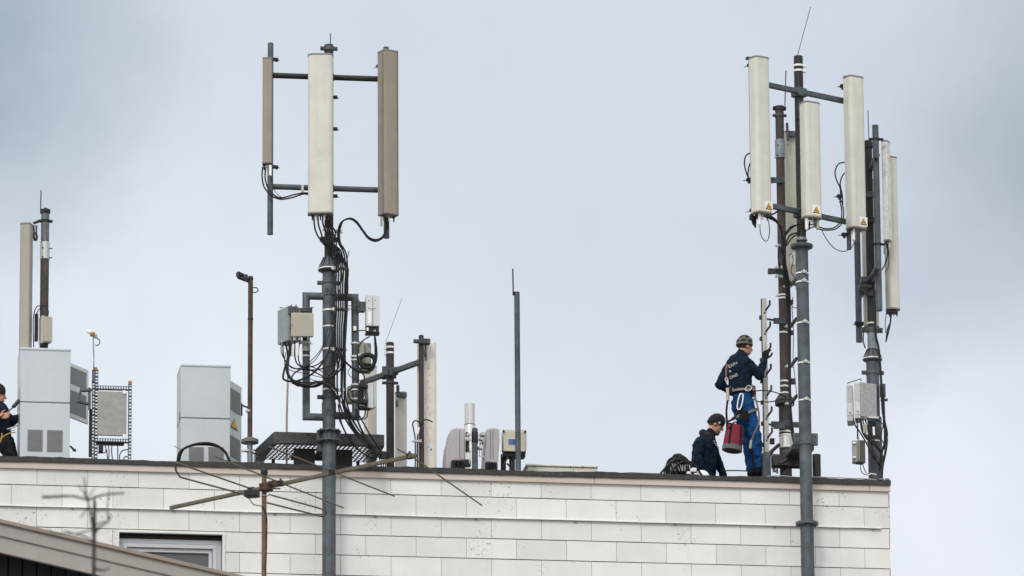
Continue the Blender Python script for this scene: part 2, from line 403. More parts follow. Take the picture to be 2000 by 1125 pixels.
# each slate takes its own slight tone
oi = t.nodes.new('ShaderNodeNewGeometry'); rr = t.nodes.new('ShaderNodeMapRange'); t.links.new(oi.outputs['Random Per Island'], rr.inputs[0]); rr.inputs[3].default_value = .90; rr.inputs[4].default_value = 1.03
vs = t.nodes.new('ShaderNodeVectorMath'); vs.operation = 'SCALE'; t.links.new(mxx.outputs[2], vs.inputs[0]); t.links.new(rr.outputs[0], vs.inputs['Scale']); t.links.new(vs.outputs[0], bs.inputs['Base Color'])
b.build('cladding', SL2, bld)
# metal drip rail below the second course, slightly sagging
b = MB(); zr = rows[2]; x = XL
while x < XR-.15:
    x2 = min(x+2.52, XR-.12); pts = []
    for i in range(9):
        u = i/8; pts.append(V((x+(x2-x)*u, -.028, zr+.004+.004*math.sin(u*math.pi)+rng.uniform(-.001, .001))))
    for p, q in zip(pts, pts[1:]): b.hexa([(p.x, -.044, p.z-.012), (q.x, -.044, q.z-.012), (q.x, -.004, q.z-.002), (p.x, -.004, p.z-.002), (p.x, -.044, p.z-.002), (q.x, -.044, q.z-.002), (q.x, -.004, q.z+.014), (p.x, -.004, p.z+.014)])
    x = x2+.002
b.build('drip_rail', SLATE, bld)
b = MB(); x = XL+.4
while x < XR: b.box((x, -.03, zr-.014), .03, .012, .016); x += 1.26
b.build('rail_clip', JOINT, bld)
# fascia band with joints
jx = [XL, P(-500, 900, 0).x, P(345, 905, 0).x, P(1160, 940, 0).x, P(1697, 955, 0).x, XR+.01]
b = MB()
for x0, x1 in zip(jx, jx[1:]):
    b.hexa([(x0+.003, -.036, FB-.006), (x1-.003, -.036, FB-.006), (x1-.003, .0, FB-.006), (x0+.003, .0, FB-.006), (x0+.003, -.03, CAPB+.006), (x1-.003, -.03, CAPB+.006), (x1-.003, .0, CAPB+.006), (x0+.003, .0, CAPB+.006)])
    b.box(((x0+x1)/2, -.041, FB-.001), x1-x0-.006, .01, .012)
b.build('fascia', FASC, bld)
b = MB().box(((XL+XR)/2, .02, (FB+CAPB)/2), XR-XL, .05, CAPB-FB-.004); b.build('fascia_backing', JOINT, bld)
# bitumen edge strip with uneven lip
b = MB(); x = XL; n = 260; dx = (XR+.012-XL)/n; tops = [TOPZ+rng.uniform(-.006, .005)+.006*math.sin(i*.21) for i in range(n+1)]; bots = [CAPB+rng.uniform(-.003, .003)-.004*math.sin(i*.13) for i in range(n+1)]
for i in range(n):
    xa, xb = XL+dx*i, XL+dx*(i+1)
    b.hexa([(xa, -.055, bots[i]), (xb, -.055, bots[i+1]), (xb, .2, CAPB), (xa, .2, CAPB), (xa, -.05, tops[i]), (xb, -.05, tops[i+1]), (xb, .2, TOPZ+.0), (xa, .2, TOPZ+.0)])
b.build('roof_edge_strip', BITU, bld)
MB().box(((XL+XR)/2, YB/2+.1, TOPZ-.11), XR-XL-.03, YB-.22, .2).build('roof', ROOFM, bld)
b = MB(); b.box((XR+.004, -.006, FB/2-.2), .03, .03, FB-.4-.3); b.build('corner_trim', WHITE, bld)
b = MB(); z = 0
b.box((XR+.0, YB/2, FB/2), .02, YB-.1, FB); b.build('side_cladding', SLATE, bld)
# the windows
for k, (x0, x1, z0, z1) in enumerate(WIN):
    f = MB(); y0 = -.02
    fl = MB()
    for s_ in (0, 1):
        xx = x0-.015 if s_ == 0 else x1+.015
        fl.box((xx, .03, (z0+z1)/2), .03, .13, z1-z0+.06)
    fl.box(((x0+x1)/2, .03, z1+.017), x1-x0, .13, .028); 
    wpart = MB()
    for i, (t_, y_, dp) in enumerate(((.055, .10, .05), (.05, .085, .05), (.045, .11, .05))):
        o_ = [0, .058, .112][i]
        a0, a1, c0, c1 = x0+o_, x1-o_, z0+o_, z1-.05-o_
        wpart.box(((a0+a1)/2, y_+i*.012, c1-t_/2), a1-a0, dp, t_); wpart.box(((a0+a1)/2, y_+i*.012, c0+t_/2), a1-a0, dp, t_)
        wpart.box((a0+t_/2, y_+i*.012, (c0+c1)/2), t_, dp, c1-c0-2*t_); wpart.box((a1-t_/2, y_+i*.012, (c0+c1)/2), t_, dp, c1-c0-2*t_)
    wo = wpart.build('window', FRAMEM, bld, bevel=.003)
    fl.build('window_reveal', SLATE, wo)
    MB().box(((x0+x1)/2, .10, z1-.028), x1-x0-.01, .09, .04).build('shutter_box', BACK, wo)
    MB().box(((x0+x1)/2, .16, (z0+z1)/2), x1-x0-.26, .008, z1-z0-.34).build('pane', GLASS, wo)
    MB().box(((x0+x1)/2, -.02, z0-.02), x1-x0+.1, .1, .03).build('sill', FRAMEM, wo)

# ================================================================== foreground house (bottom left)
HD = -33.0
h0 = P(0, 1017, HD); h1 = P(444, 1120.5, HD); sl_ = (h1.z-h0.z)/(h1.x-h0.x)
def hz(x): return h0.z+(x-h0.x)*sl_
xa = h0.x-3.0; xb = h1.x+2.6; hs = thing('gabled_house', 'foreground house with dark board cladding under a sloping beige verge board', 'house', (h0.x, HD, 0))
fh = (h0 - P(0, 1079, HD)).z
b = MB(); b.prism([(xa, HD, hz(xa)-.02), (xb, HD, hz(xb)-.02), (xb, HD, hz(xb)-fh), (xa, HD, hz(xa)-fh)], (0, .04, 0)); b.build('verge_board', HFASC, hs, bevel=.004)
b = MB(); b.prism([(xa, HD-.012, hz(xa)-.118), (xb, HD-.012, hz(xb)-.118), (xb, HD-.012, hz(xb)-.124), (xa, HD-.012, hz(xa)-.124)], (0, .014, 0)); b.build('board_joint', JOINT, hs)
b = MB(); b.prism([(xa, HD-.025, hz(xa)+.01), (xb, HD-.025, hz(xb)+.01), (xb, HD-.025, hz(xb)-.022), (xa, HD-.025, hz(xa)-.022)], (0, .09, 0)); b.build('verge_trim', mat('verge_trim_metal', (.24, .20, .17), .5, .2, .1, 5), hs, bevel=.004)
xl = xa-6.0; HD2 = HD+20
b = MB(); b.prism([(xa, HD+.04, hz(xa)), (xb, HD+.04, hz(xb)), (xb, HD+.04, hz(xb)-.12), (xa, HD+.04, hz(xa)-.12)], (0, 20, 0))
b.prism([(xa, HD+.04, hz(xa)), (xa, HD+.04, hz(xa)-.12), (xl, HD+.04, hz(xa)-1.5), (xl, HD+.04, hz(xa)-1.38)], (0, 20, 0)); b.build('roof', TILE, hs)
b = MB(); xw = xb-.4; x = xl+.4
while x < xw:
    x2 = min(x+.11, xw); top = min(hz(x2)-.14, hz(xa)-.2 - max(0, xa-x)*.23)
    b.box(((x+x2)/2, HD+.36, top/2), x2-x-.012, .03, top); x = x2
b.build('board_cladding', HDARK, hs)
b = MB(); b.prism([(xl+.4, HD+.4, 0), (xw, HD+.4, 0), (xw, HD+.4, hz(xw)-.16), (xa, HD+.4, hz(xa)-.25), (xl+.4, HD+.4, hz(xa)-1.6)], (0, 19, 0)); b.build('wall', BACK, hs)

# ================================================================== bare tree (near, out of focus)
TD = -60.5
def tpt(x, y, dd=0): return P(x, y, TD+dd)
tr0 = tpt(183, 1125); tree = thing('bare_tree', 'thin leafless sapling top rising out of focus before the sloping verge board', 'tree', (tr0.x, TD, 0))
tp = smooth_pts([V((tr0.x+.05, TD, 0)), V((tr0.x-.02, TD, 4)), tpt(183, 1125), tpt(183, 1070), tpt(181, 1030), tpt(173, 985), tpt(165, 965), tpt(153, 947)], 6)
n = len(tp); MB().tube(tp, [max(.0022, .0062*(1-(i-12)/(n-12))+.001) if i > 12 else .0072+.035*(1-i/12)**1.5 for i in range(n)], 8).build('trunk', BARK, tree)
def twig(pts, r0=.0035, r1=.0015):
    r0 *= 1.3; r1 *= 1.2
    p = smooth_pts([tpt(*q) for q in pts], 5); k = len(p); MB().tube(p, [r0+(r1-r0)*i/k for i in range(k)], 6).build('branch', BARK, tree)
twig([(169, 977), (167, 955), (164, 932)], .004); twig([(168, 975), (140, 969), (110, 970), (82, 971)], .003, .0045)
twig([(170, 978), (190, 970), (205, 966), (243, 963)], .003, .003); twig([(182, 1046), (195, 1030), (212, 1018), (216, 1005)], .004)
twig([(212, 1018), (210, 990), (214, 952)], .0025); twig([(182, 1060), (170, 1050), (146, 1043), (125, 1036)], .003); twig([(146, 1044), (175, 1036), (195, 1030)], .0025)
twig([(176, 1004), (190, 998), (205, 996)], .0022); twig([(180, 1030), (195, 1022), (208, 1018)], .003); twig([(146, 1043), (105, 1040), (95, 1033)], .002)
twig([(184, 1110), (200, 1114), (215, 1110)], .004); twig([(170, 978), (180, 960), (186, 952)], .0022); twig([(172, 990), (162, 1005), (156, 1012)], .0018)

# ================================================================== TV antenna on its pole
YD = -25.0
yp = P(516, 950, YD); YZ = P(516, 945, YD).z
yg = thing('tv_antenna', 'weathered rooftop television antenna with folded dipole on a rusty pole', 'antenna', (yp.x, YD, 12.5))
s_ = 1/226.0
MB().cyl((yp.x, YD, hz(yp.x)-.1), (yp.x, YD, YZ+.08), .022, n=16).build('pole', [mat('rust_streaked_pole', (.13, .085, .065), .7, .1, .3, 10, .7, .2, dirt=(.32, .31, .29))], yg)
MB().lathe([(.026, 0), (.033, .02), (.033, .05), (.028, .065)], (yp.x, YD, YZ+.075)).build('pole_cap', BLACKM, yg)
A = PZ(333, 992, YZ); B_ = PZ(812, 889, YZ)
MB().bar(A, B_, .032, .032).build('boom', YAGI, yg, bevel=.003)
def el(x0, y0, x1, y1, dz=0.0, r=.0068):
    MB().cyl(PZ(x0, y0, YZ+dz), PZ(x1, y1, YZ+dz), r, n=10).build('element', YAGI, yg)
el(418, 891, 671, 992, .02); el(527, 873, 770, 969, .02); el(664, 846, 941, 987, .02) if False else el(806, 893, 941, 987, .02)
el(776, 877, 806, 893, .02)
a = [PZ(500, 958, YZ+.01), PZ(354, 907, YZ+.01), PZ(345, 905, YZ-.0), PZ(343, 917, YZ-.03), PZ(352, 932, YZ-.05), PZ(500, 972, YZ-.05)]
MB().tube([a[0], a[1]] + smooth_pts(a[1:5], 5)[1:-1] + [a[4], a[5]], .008, 10).build('folded_dipole', YAGI, yg)
a = [PZ(526, 966, YZ-.0), PZ(622, 992, YZ-.0), PZ(634, 997, YZ-.01), PZ(637, 1003, YZ-.03), PZ(630, 1009, YZ-.05), PZ(522, 982, YZ-.05)]
MB().tube([a[0], a[1]] + smooth_pts(a[1:5], 5)[1:-1] + [a[4], a[5]], .008, 10).build('folded_dipole', YAGI, yg)
c = PZ(492, 965, YZ-.03); MB().box(c, .12, .10, .055, -.5).box(c+V((.0, 0, .04)), .07, .06, .04, -.5).build('junction_box', BLACKM, yg, bevel=.006)
c = P(520, 952, YD-.03); b = MB().box(c, .09, .09, .07, -.7).box(c+V((.05, -.03, .03)), .09, .02, .05, -.7); b.cyl(c+V((-.07, -.03, .02)), c+V((.12, -.05, .02)), .007, n=8); b.cyl(c+V((-.07, -.03, -.02)), c+V((.12, -.05, -.02)), .007, n=8); b.build('mast_clamp', RUST, yg, bevel=.004)
b = MB().torus(V((yp.x, YD, YZ-.11)), .027, .005, (0, 0, 1)); b.cyl((yp.x, YD-.02, YZ-.11), (yp.x+.06, YD-.05, YZ-.115), .005, n=8); b.build('hose_clip', SILVER, yg)
for (x, y) in ((649, 922), (548, 944), (800, 891)):
    c = PZ(x, y, YZ+.005); MB().box(c, .05, .045, .05, -.7).box(c+V((0, 0, .03)), .02, .02, .03).build('element_clip', BLACKM, yg, bevel=.004)
cable([(486, 972), (495, 985), (512, 990), (521, 1010), (521, 1060), (519, 1120)], YD-.03, .7, parent=yg, name='feed_cable')

# ================================================================== shared builders
def radome_profile(w_, dp, n=7, flat=.55):
    """Cross-section of a panel antenna, local x across, front towards -y."""
    h = w_/2; pts = [(h, dp/2), (h, -dp*.12)]
    for i in range(1, n):
        a = math.pi/2*i/n; pts.append((h*flat + h*(1-flat)*math.cos(a), -dp*.12 - dp*.38*math.sin(a)))
    pts.append((h*flat, -dp/2)); r = [(-x, y) for x, y in reversed(pts)]
    return pts + r
def panel(px, pyr, ytop, ybot, d, wpx, dp, yaw, label, face=CREAM, back=CAPM, cap=CAPM, sticker=None, ret=None, group=None, brackets=(), conn=4, flat=.55, poleside=None, rail=True, capz=.02, zbot=None):
    c = P(px, pyr, d); z1 = P(px, ytop, d).z; z0 = zbot if zbot is not None else P(px, ybot, d).z; w_ = W(wpx)
    R = Matrix.Rotation(yaw, 3, 'Z')
    t = thing('panel_antenna', label, 'antenna', (c.x, d, z0), group)
    def ex(poly, za, zb, mb=None):
        mb = mb or MB(); mb.prism([V((c.x, d, za)) + R @ V((x, y, 0)) for x, y in reversed(poly)], (0, 0, zb-za), True); return mb
    prof = radome_profile(w_, dp, flat=flat)
    ex(prof, z0+capz, z1-capz).build('radome', face, t, sharp=40)
    big = [(x*1.035, y*1.035) for x, y in prof]
    ex(big, z1-capz, z1+.003).build('end_cap', cap, t, bevel=.003); ex(big, z0-.003, z0+capz).build('end_cap', cap, t, bevel=.003)
    if rail:
        MB().hexa([V((c.x, d, z)) + R @ V(q + (0,)) for z in (z0+.01, z1-.01) for q in ((-w_*.42, dp/2), (w_*.42, dp/2), (w_*.42, dp/2+.02), (-w_*.42, dp/2+.02))]).build('back_plate', back, t)
    for zf in brackets:
        z = z0+(z1-z0)*zf
        b = MB(); b.box(V((c.x, d, z)) + R @ V((0, dp/2+.04, 0)), w_*.5, .06, .05, yaw); b.box(V((c.x, d, z)) + R @ V((0, dp/2+.09, 0)), .14, .05, .035, yaw)
        for s2 in (-1, 1): b.cyl(V((c.x, d, z)) + R @ V((s2*.055, dp/2+.02, 0)), V((c.x, d, z)) + R @ V((s2*.055, dp/2+.2, 0)), .005, n=6)
        b.build('bracket', DARK, t, bevel=.003)
    for i in range(conn):
        q = V((c.x, d, z0)) + R @ V((w_*(-.33+.66*i/max(1, conn-1)), 0.0, 0))
        MB().cyl(q, q-V((0, 0, .035)), .012, n=12).cyl(q-V((0, 0, .03)), q-V((0, 0, .075)), .009, n=10).build('connector', SILVER if i % 2 else BLACKM, t)
    if ret:
        q = V((c.x, d, z0)) + R @ V((ret*w_, 0, 0)); MB().cyl(q, q-V((0, 0, .15)), .022, n=16).cyl(q-V((0, 0, .15)), q-V((0, 0, .165)), .012, n=10).build('tilt_motor', BAND, t, bevel=.003)
    if sticker:
        u, zc, sz = sticker; q = V((c.x, d, z0+zc)) + R @ V((u*w_, -dp/2-.0015, 0))
        sg = MB().box(q, sz, .002, sz*1.05, yaw).build('warning_sign', BAND, t)
        def tri(k, off):
            return [q + R @ V((x*k*sz, off, z*k*sz-.03*sz)) for x, z in ((-.46, -.36), (.46, -.36), (0, .45))]
        MB().prism(tri(.95, -.0035), R @ V((0, .0015, 0))).build('sign_border', BLK, sg)
        MB().prism(tri(.74, -.0055), R @ V((0, .0015, 0))).build('sign_triangle', YEL, sg)
        b = MB(); b.cyl(q + R @ V((0, -.0068, -.04*sz)), q + R @ V((0, -.0055, -.04*sz)), sz*.05, n=10)
        for s2 in (-1, 1):
            for rr_ in (.10, .17):
                pp = [q + R @ V((s2*sz*rr_*math.cos(a_), -.0062, -.08*sz+sz*rr_*math.sin(a_))) for a_ in (-.7, -.35, 0, .35, .7)]; b.tube(pp, sz*.014, 5)
        b.build('sign_symbol', BLK, sg)
    return t
def ring_band(parent, x, d, z, r, h=.022, m=BAND, name='strap', ears=0):
    b = MB().lathe([(r, 0), (r+.004, .002), (r+.004, h-.002), (r, h)], (x, d, z-h/2), 28)
    if ears:
        for s2 in ((-1, 1) if ears == 2 else (ears,)): b.box((x+s2*(r+.018), d, z), .035, .05, h)
    return b.build(name, m, parent)
def collar(parent, x, d, z, r, h, ears=True, m=STEEL, name='collar', earw=.06, ry=0.0):
    b = MB().lathe([(r, 0), (r+.008, .002), (r+.008, h-.002), (r, h)], (x, d, z-h/2), 28)
    if ears:
        for s2 in (-1, 1):
            b.box((x+s2*(r+earw/2), d-.012, z), earw, .01, h*.85); b.box((x+s2*(r+earw/2), d+.012, z), earw, .01, h*.85)
            b.cyl((x+s2*(r+earw*.6), d-.04, z), (x+s2*(r+earw*.6), d+.04, z), .007, n=8); b.cyl((x+s2*(r+earw*.6), d-.026, z), (x+s2*(r+earw*.6), d-.018, z), .013, n=6)
    return b.build(name, m, parent, bevel=.002)
def clampblock(parent, px, py, d, w_=26, h_=5, m=SILVER, name='cable_clamp'):
    """Row of cable clips standing off a pole."""
    c = P(px, py, d); b = MB().box(c, W(w_), .035, W(h_), .08)
    k = max(2, int(w_/7))
    for i in range(k):
        q = c + V((W(w_)*((i+.5)/k-.5), -.02, 0)); b.cyl(q-V((0, 0, W(h_)*.7)), q+V((0, 0, W(h_)*.7)), W(2.3), n=10)
    b.cyl(c+V((-W(w_)*.6, .01, 0)), c+V((W(w_)*.62, .01, -.005)), .006, n=6); b.cyl(c+V((W(w_)*.5, .01, 0)), c+V((W(w_)*.5, .01, .03)), .005, n=6)
    return b.build(name, m, parent, bevel=.002)
def flange(parent, x, d, z, r, R_, h, m=STEEL, bolts=10, name='flange'):
    b = MB().lathe([(r, 0), (R_, 0), (R_, h), (r, h)], (x, d, z-h/2), 32)
    for i in range(bolts):
        a_ = 2*math.pi*(i+.5)/bolts; q = V((x+math.cos(a_)*(r+R_)/2, d+math.sin(a_)*(r+R_)/2, z)); b.cyl(q-V((0, 0, h/2+.016)), q+V((0, 0, h/2+.014)), .008, n=6)
    return b.build(name, m, parent, bevel=.003)
def cone_joint(parent, x, d, z0, z1, r_top, r_bot, R_, m=STEEL):
    """Ribbed reducer between two mast sections with its flange pair."""
    h = z1-z0; b = MB().lathe([(r_bot, -.04), (R_, -.012), (R_, .022), (R_*.93, .035), (r_top*1.12, h*.95), (r_top*1.12, h)], (x, d, z0), 28)
    o = b.build('reducer', m, parent, bevel=.002)
    b = MB()
    for i in range(10):
        a_ = 2*math.pi*i/10+.2; dx_, dy_ = math.cos(a_), math.sin(a_); tx = V((-dy_, dx_, 0))*.006
        pts = [V((x+dx_*r_top, d+dy_*r_top, z0+.03)), V((x+dx_*R_*.98, d+dy_*R_*.98, z0+.03)), V((x+dx_*r_top*1.3, d+dy_*r_top*1.3, z1)), V((x+dx_*r_top, d+dy_*r_top, z1))]
        b.prism([p-tx for p in pts], tx*2)
    b.build('rib', DARK, o)
    MB().lathe([(R_, 0), (R_+.003, .001), (R_+.003, .013), (R_, .014)], (x, d, z0-.002), 32).build('seal_ring', BAND, o)
    return o

# ================================================================== LEFT MAST
MD = -.35
t0 = P(642.5, 850, MD); MX = t0.x
mast = thing('antenna_mast', 'tall blue grey antenna mast carrying three long panels left of centre', 'mast', (MX, MD, 0))
Z = lambda y, x=642, d=MD: P(x, y, d).z
MB().cyl((MX, MD, 0), (MX, MD, Z(850)), W(13.6)).build('lower_pole', STEEL, mast)
MB().cyl((MX, MD, Z(850)), (MX, MD, Z(522)), W(13.0)).build('middle_pole', STEEL, mast)
MB().cyl((MX, MD, Z(522)), (MX, MD, Z(88)), W(9.2)).build('upper_pole', DARK, mast)
cone_joint(mast, MX, MD, Z(527), Z(503), W(9.2), W(13), W(22))
collar(mast, MX, MD, Z(95), W(9.4), W(9), earw=.05); 
MB().cyl((MX+.02, MD, Z(92)), (MX+.02, MD, Z(65)), .006, n=8).build('lightning_rod', DARK, mast)
# welded side frames carrying the radio units
for pts in ([(636, 579), (598, 578), (598, 814), (636, 815)], [(650, 580), (693, 581), (695, 812), (650, 812)]):
    MB().tube([P(x, y, MD) for x, y in pts], W(7.6), 18).build('side_frame', STEEL, mast)
for y in (566, 800):
    collar(mast, MX, MD, Z(y), W(13.2), W(28), ears=False)
    q = P(641, y, MD-W(14.5)); MB().box(q+V((-.02, 0, 0)), .012, .02, .07).box(q+V((.02, 0, 0)), .012, .02, .07).cyl(q+V((-.035, 0, 0)), q+V((.035, 0, 0)), .008, n=8).build('lug', STEEL, mast)
for y in (553, 776): collar(mast, MX, MD, Z(y), W(13.2), W(9), earw=.065)
for y in (843, 862):
    b = MB().lathe([(W(12), 0), (W(25), 0), (W(25), .02), (W(12), .02)], (MX, MD, Z(y)-.01), 8, smooth=False)
    for i in range(8):
        a_ = 2*math.pi*(i+.5)/8; b.cyl((MX+math.cos(a_)*W(20), MD+math.sin(a_)*W(20), Z(y)-.03), (MX+math.cos(a_)*W(20), MD+math.sin(a_)*W(20), Z(y)+.03), .009, n=6)
    b.build('flange', STEEL, mast, bevel=.002)
MB().lathe([(W(13.5), 0), (W(17), .01), (W(17), W(17)), (W(13.5), W(18))], (MX, MD, Z(862)+.005), 8, smooth=False).build('clamp_shell', STEEL, mast)
b = MB().box((MX-W(22), MD+.02, Z(853)), .03, .10, .12); b.box((MX, MD+.25, Z(866)), W(36), .35, .07); b.box((MX-W(15), MD+.04, Z(873)), W(16), .06, .10); b.build('wall_bracket', STEEL, mast, bevel=.003)
for y, dx_ in ((607, 0), (639, 4), (683, 0), (762, 0)): ring_band(mast, MX, MD, Z(y), W(13.2))
# cross arms and outer poles
for y in (151, 368):
    zc = Z(y); xl_, xr_ = P(530, y-3, MD).x, P(752, y+4, MD).x
    MB().cyl((xl_, MD-.0, zc), (xr_, MD-.0, zc), W(5.8), n=18).build('cross_arm', STEEL if y > 200 else DARK, mast)
    collar(mast, MX, MD, zc, W(9.6), W(14), ears=False, m=DARK)
for px_, y0, y1 in ((528, 85, 458), (754.5, 93, 465)):
    a, c = vline(px_, 300, MD, y0, y1); MB().cyl(c, a, W(5.9), n=18).build('antenna_pole', STEEL, mast)
    MB().cyl(a, a+V((0, 0, .006)), W(5.0), n=18).build('pole_cap', DARK, mast)
for y in (190, 252, 383): 
    q = P(655, y, MD); MB().box(q, .05, .05, .035).cyl(q, q+V((.045, 0, -.015)), .006, n=6).build('bolt', BLACKM, mast)
collar(mast, MX, MD, Z(468), W(9.6), W(12), earw=.05, m=DARK)
clampblock(mast, 640, 449, MD-.1, 18, 5); clampblock(mast, 661, 453, MD-.05, 15, 5)
clampblock(mast, 663, 525, MD-.12, 34, 5); clampblock(mast, 664, 605, MD-.12, 34, 5); clampblock(mast, 662, 683, MD-.12, 30, 5); clampblock(mast, 660, 762, MD-.12, 30, 5)

LG = 'panel antennas on the left of centre mast'
panel(626, 262, 107, 419, MD-.28, 50, .13, rad(-9), 'cream panel antenna in the middle of the tall mast left of centre', CREAM, brackets=(.25, .85), group=LG, conn=5)
panel(522.5, 216, 115, 321, MD-.05, 20, .14, rad(-8), 'narrow taupe panel antenna on the left pole of the centre left mast', TAUPE, back=TAUPE, group=LG, conn=3, flat=.8, rail=False)
t = panel(759, 260, 101, 421, MD-.22, 35, .17, rad(22), 'brown panel antenna on the right pole of the centre left mast', TAUPE, back=TAUPE, group=LG, conn=3, flat=.75, brackets=(.93,))
zt_, zb_ = P(759, 103, MD-.22).z, P(759, 419, MD-.22).z; cc = P(759, 260, MD-.22); R22 = Matrix.Rotation(rad(22), 3, 'Z')
for u_, v_ in ((-.118, -.050), (.0855, -.089), (.118, -.02)): q = cc + R22 @ V((u_, v_, 0)); MB().box((q.x, q.y, (zt_+zb_)/2), .008, .008, zt_-zb_, rad(22)).build('edge_strip', CAPM if v_ > -.08 else JOINT, t)
for y, dd in ((116, -.02), (326, .0)):
    q = P(534, y, MD+dd); b = MB().box(q, .07, .06, .035).box(q+V((.045, 0, -.005)), .03, .09, .03).cyl(q+V((.04, 0, 0)), q+V((.075, -.02, -.02)), .006, n=6); b.build('pole_clamp', DARK, mast, bevel=.003)
MB().cyl(P(528, 323, MD-.1), P(528, 343, MD-.1), W(3.3), n=14).build('tilt_motor', BAND, mast)
MB().box(P(745, 433, MD-.2), W(4), .03, W(18)).build('drip_plate', BEIGE, mast)
q = P(590.5, 369, MD-.06); MB().box(q, .03, .05, .10).torus(q+V((0, 0, -.03)), .035, .006, (1, 0, 0)).build('cable_clamp', SILVER, mast)
# cables of the left mast
g1 = 'cables hanging below the left brown panel'
for i, pts in enumerate(([(513, 326), (512, 345), (516, 365), (530, 382), (548, 389), (570, 386), (592, 379), (604, 380)], [(519, 326), (518, 348), (524, 368), (538, 383), (552, 386), (575, 380), (592, 377), (604, 377)])):
    cable(pts, MD-.12, 1.6, ['outer black cable looping from the narrow left panel to the centre', 'inner black cable looping from the narrow left panel to the centre'][i], g1)
cable([(529, 344), (533, 362), (540, 378), (549, 385)], MD-.1, .7, 'hair thin wire dangling from the small white motor', None)
gb = 'black coax cables bundled down the centre left mast'
feeds = [(613, 606), (621, 612), (630, 618), (636, 622), (641, 626), (645, 630)]
for i, (sx, sx2) in enumerate(feeds):
    x2 = 652+i*5.5
    pts = [(sx, 421), (sx+1, 438), (sx+5+i*1.2, 455), (630+i*4, 474), (645+i*4, 489), (655+i*3, 505), (657+i*4.5, 525), (656+i*4.4, 560), (657+i*4.2, 605), (655+i*4.0, 645), (656+i*3.6, 683)]
    if i in (1, 3, 5): pts += [(655+i*3.9, 720), (655+i*3.9, 762), (660+i*3.6, 790), (672+i*3.5, 820), (695+i*3, 852), (722+i*2, 878), (741+i, 888, .2)]
    else: pts += [(656+i*3.4, 705), (650+i*3, 725), (630, 745+i), (600+i*2, 756), (570+i*3, 748)]
    cable(pts, MD-.16-.008*(i % 3), 1.75, ['leftmost','second from left','third from left','third from right','second from right','rightmost'][i]+' black coax cable leaving the bottom of the middle cream panel', gb)
g2 = 'looped black cables from the brown right panel'
for i, o_ in enumerate((0, 3)):
    cable([(757-i*4, 424), (757-i*3, 445), (750-i*3, 462), (735-i, 471-o_), (720, 466-o_), (708, 451-o_), (697, 436-o_), (685, 428-o_*.6), (672, 430), (664+i*3, 438), (660+i*3, 455), (662+i*3, 475), (670+i*4, 490), (674+i*4, 510), (676+i*3, 560), (674+i*3, 620), (670+i*3, 700), (668+i*4, 762), (672+i*4, 800), (690+i*4, 838), (716+i*4, 866), (738, 882, .15)], MD-.13, 1.7, ('outer','inner')[i]+' black cable arching out from the brown right hand panel to the mast', g2)
for i, pts in enumerate(([(655, 470), (650, 495), (662, 512), (668, 540), (660, 580), (650, 620), (640, 660), (618, 700), (600, 715)], [(682, 490), (676, 520), (680, 560), (676, 600)], [(648, 452), (657, 470), (655, 500), (662, 524)], [(641, 640), (628, 680), (606, 706), (594, 716)], [(650, 770), (655, 800), (672, 840), (690, 860)])):
    cable(pts, MD-.22, (.9, .9, 1.6, .9, 1.0)[i], 'thin wire '+['trailing from the upper pole to the left frame', 'standing off right of the cable bundle', 'bent beside the upper pole under the middle panel', 'slanting left across the mast to the frame', 'slack beside the mast above the platform'][i], 'loose wires on the centre left mast')
# radio unit, left
RD = MD-.02
c0 = P(563, 630, RD-.12); zt = P(563, 597, RD-.12).z; zb = P(563, 664, RD-.12).z
ru = thing('radio_unit', 'dark grey cast radio unit hanging left of the mast behind a beige box', 'radio unit', (c0.x, c0.y, zb))
MB().cbox(c0, rad(24), .17, .27, zb, zt).build('housing', BOXG, ru, bevel=.006)
b = MB()
for i in range(9): b.cbox(c0 + Matrix.Rotation(rad(24), 3, 'Z') @ V((.012+.017*i, -.012, 0)), rad(24), .005, .012, zb+.16, zt-.01)
b.build('cooling_fin', BOXG, ru)
MB().cbox(c0 + V((.0, -.03, 0)), rad(10), .12, .03, zt-.115, zt-.01).cbox(c0 + V((.03, -.05, 0)), rad(10), .012, .03, zt-.13, zt+.005).cbox(c0 + V((.09, -.05, 0)), rad(10), .012, .03, zt-.13, zt+.005).build('bracket', STEEL, ru, bevel=.003)
MB().lathe([(W(8), 0), (W(12.5), .005), (W(12.5), .055), (W(8), .06)], (P(598, 600, MD).x, MD, P(598, 612, MD).z)).cyl(P(583, 603, MD-.12), P(612, 601, MD-.12), .009, n=8).build('pipe_clamp', STEEL, ru, bevel=.003)
for x, y in ((551, 668), (556, 665), (561, 664), (566, 664)):
    q = P(x, y, RD); MB().cyl(q+V((0, 0, .02)), q-V((0, 0, .05)), .013, n=12).build('connector', SILVER if x % 2 else BLACKM, ru)
MB().cyl(P(546, 601, RD), P(552, 601, RD), .006, n=6).build('bolt', BLACKM, ru)
jb = thing('junction_box', 'square beige junction box bolted in front of the dark grey radio unit', 'box', P(590, 657, MD-.2))
MB().box(P(590.5, 635, MD-.2), W(44), .14, W(46), rad(-4)).build('housing', BEIGE, jb, bevel=.012, seg=3)
MB().box(P(590.5, 635, MD-.275), W(45), .012, W(47), rad(-4)).build('lid', BEIGE, jb, bevel=.008, seg=3)
for x, y in ((570, 635), (611, 633)): MB().cyl(P(x, y, MD-.286), P(x, y, MD-.278), .006, n=8).build('screw', BLK, jb)
for x in (576, 585, 602):
    q = P(x, 660, MD-.2); MB().cyl(q+V((0, 0, .02)), q-V((0, 0, .03)), W(3.2 if x < 600 else 2), n=14).build('cable_gland', BAND, jb)
ring_band(mast, P(598, 680, MD).x, MD, P(598, 680, MD).z, W(7.8), .09, SILVER); ring_band(mast, P(598, 696, MD).x, MD, P(598, 696, MD).z, W(7.8), .024)
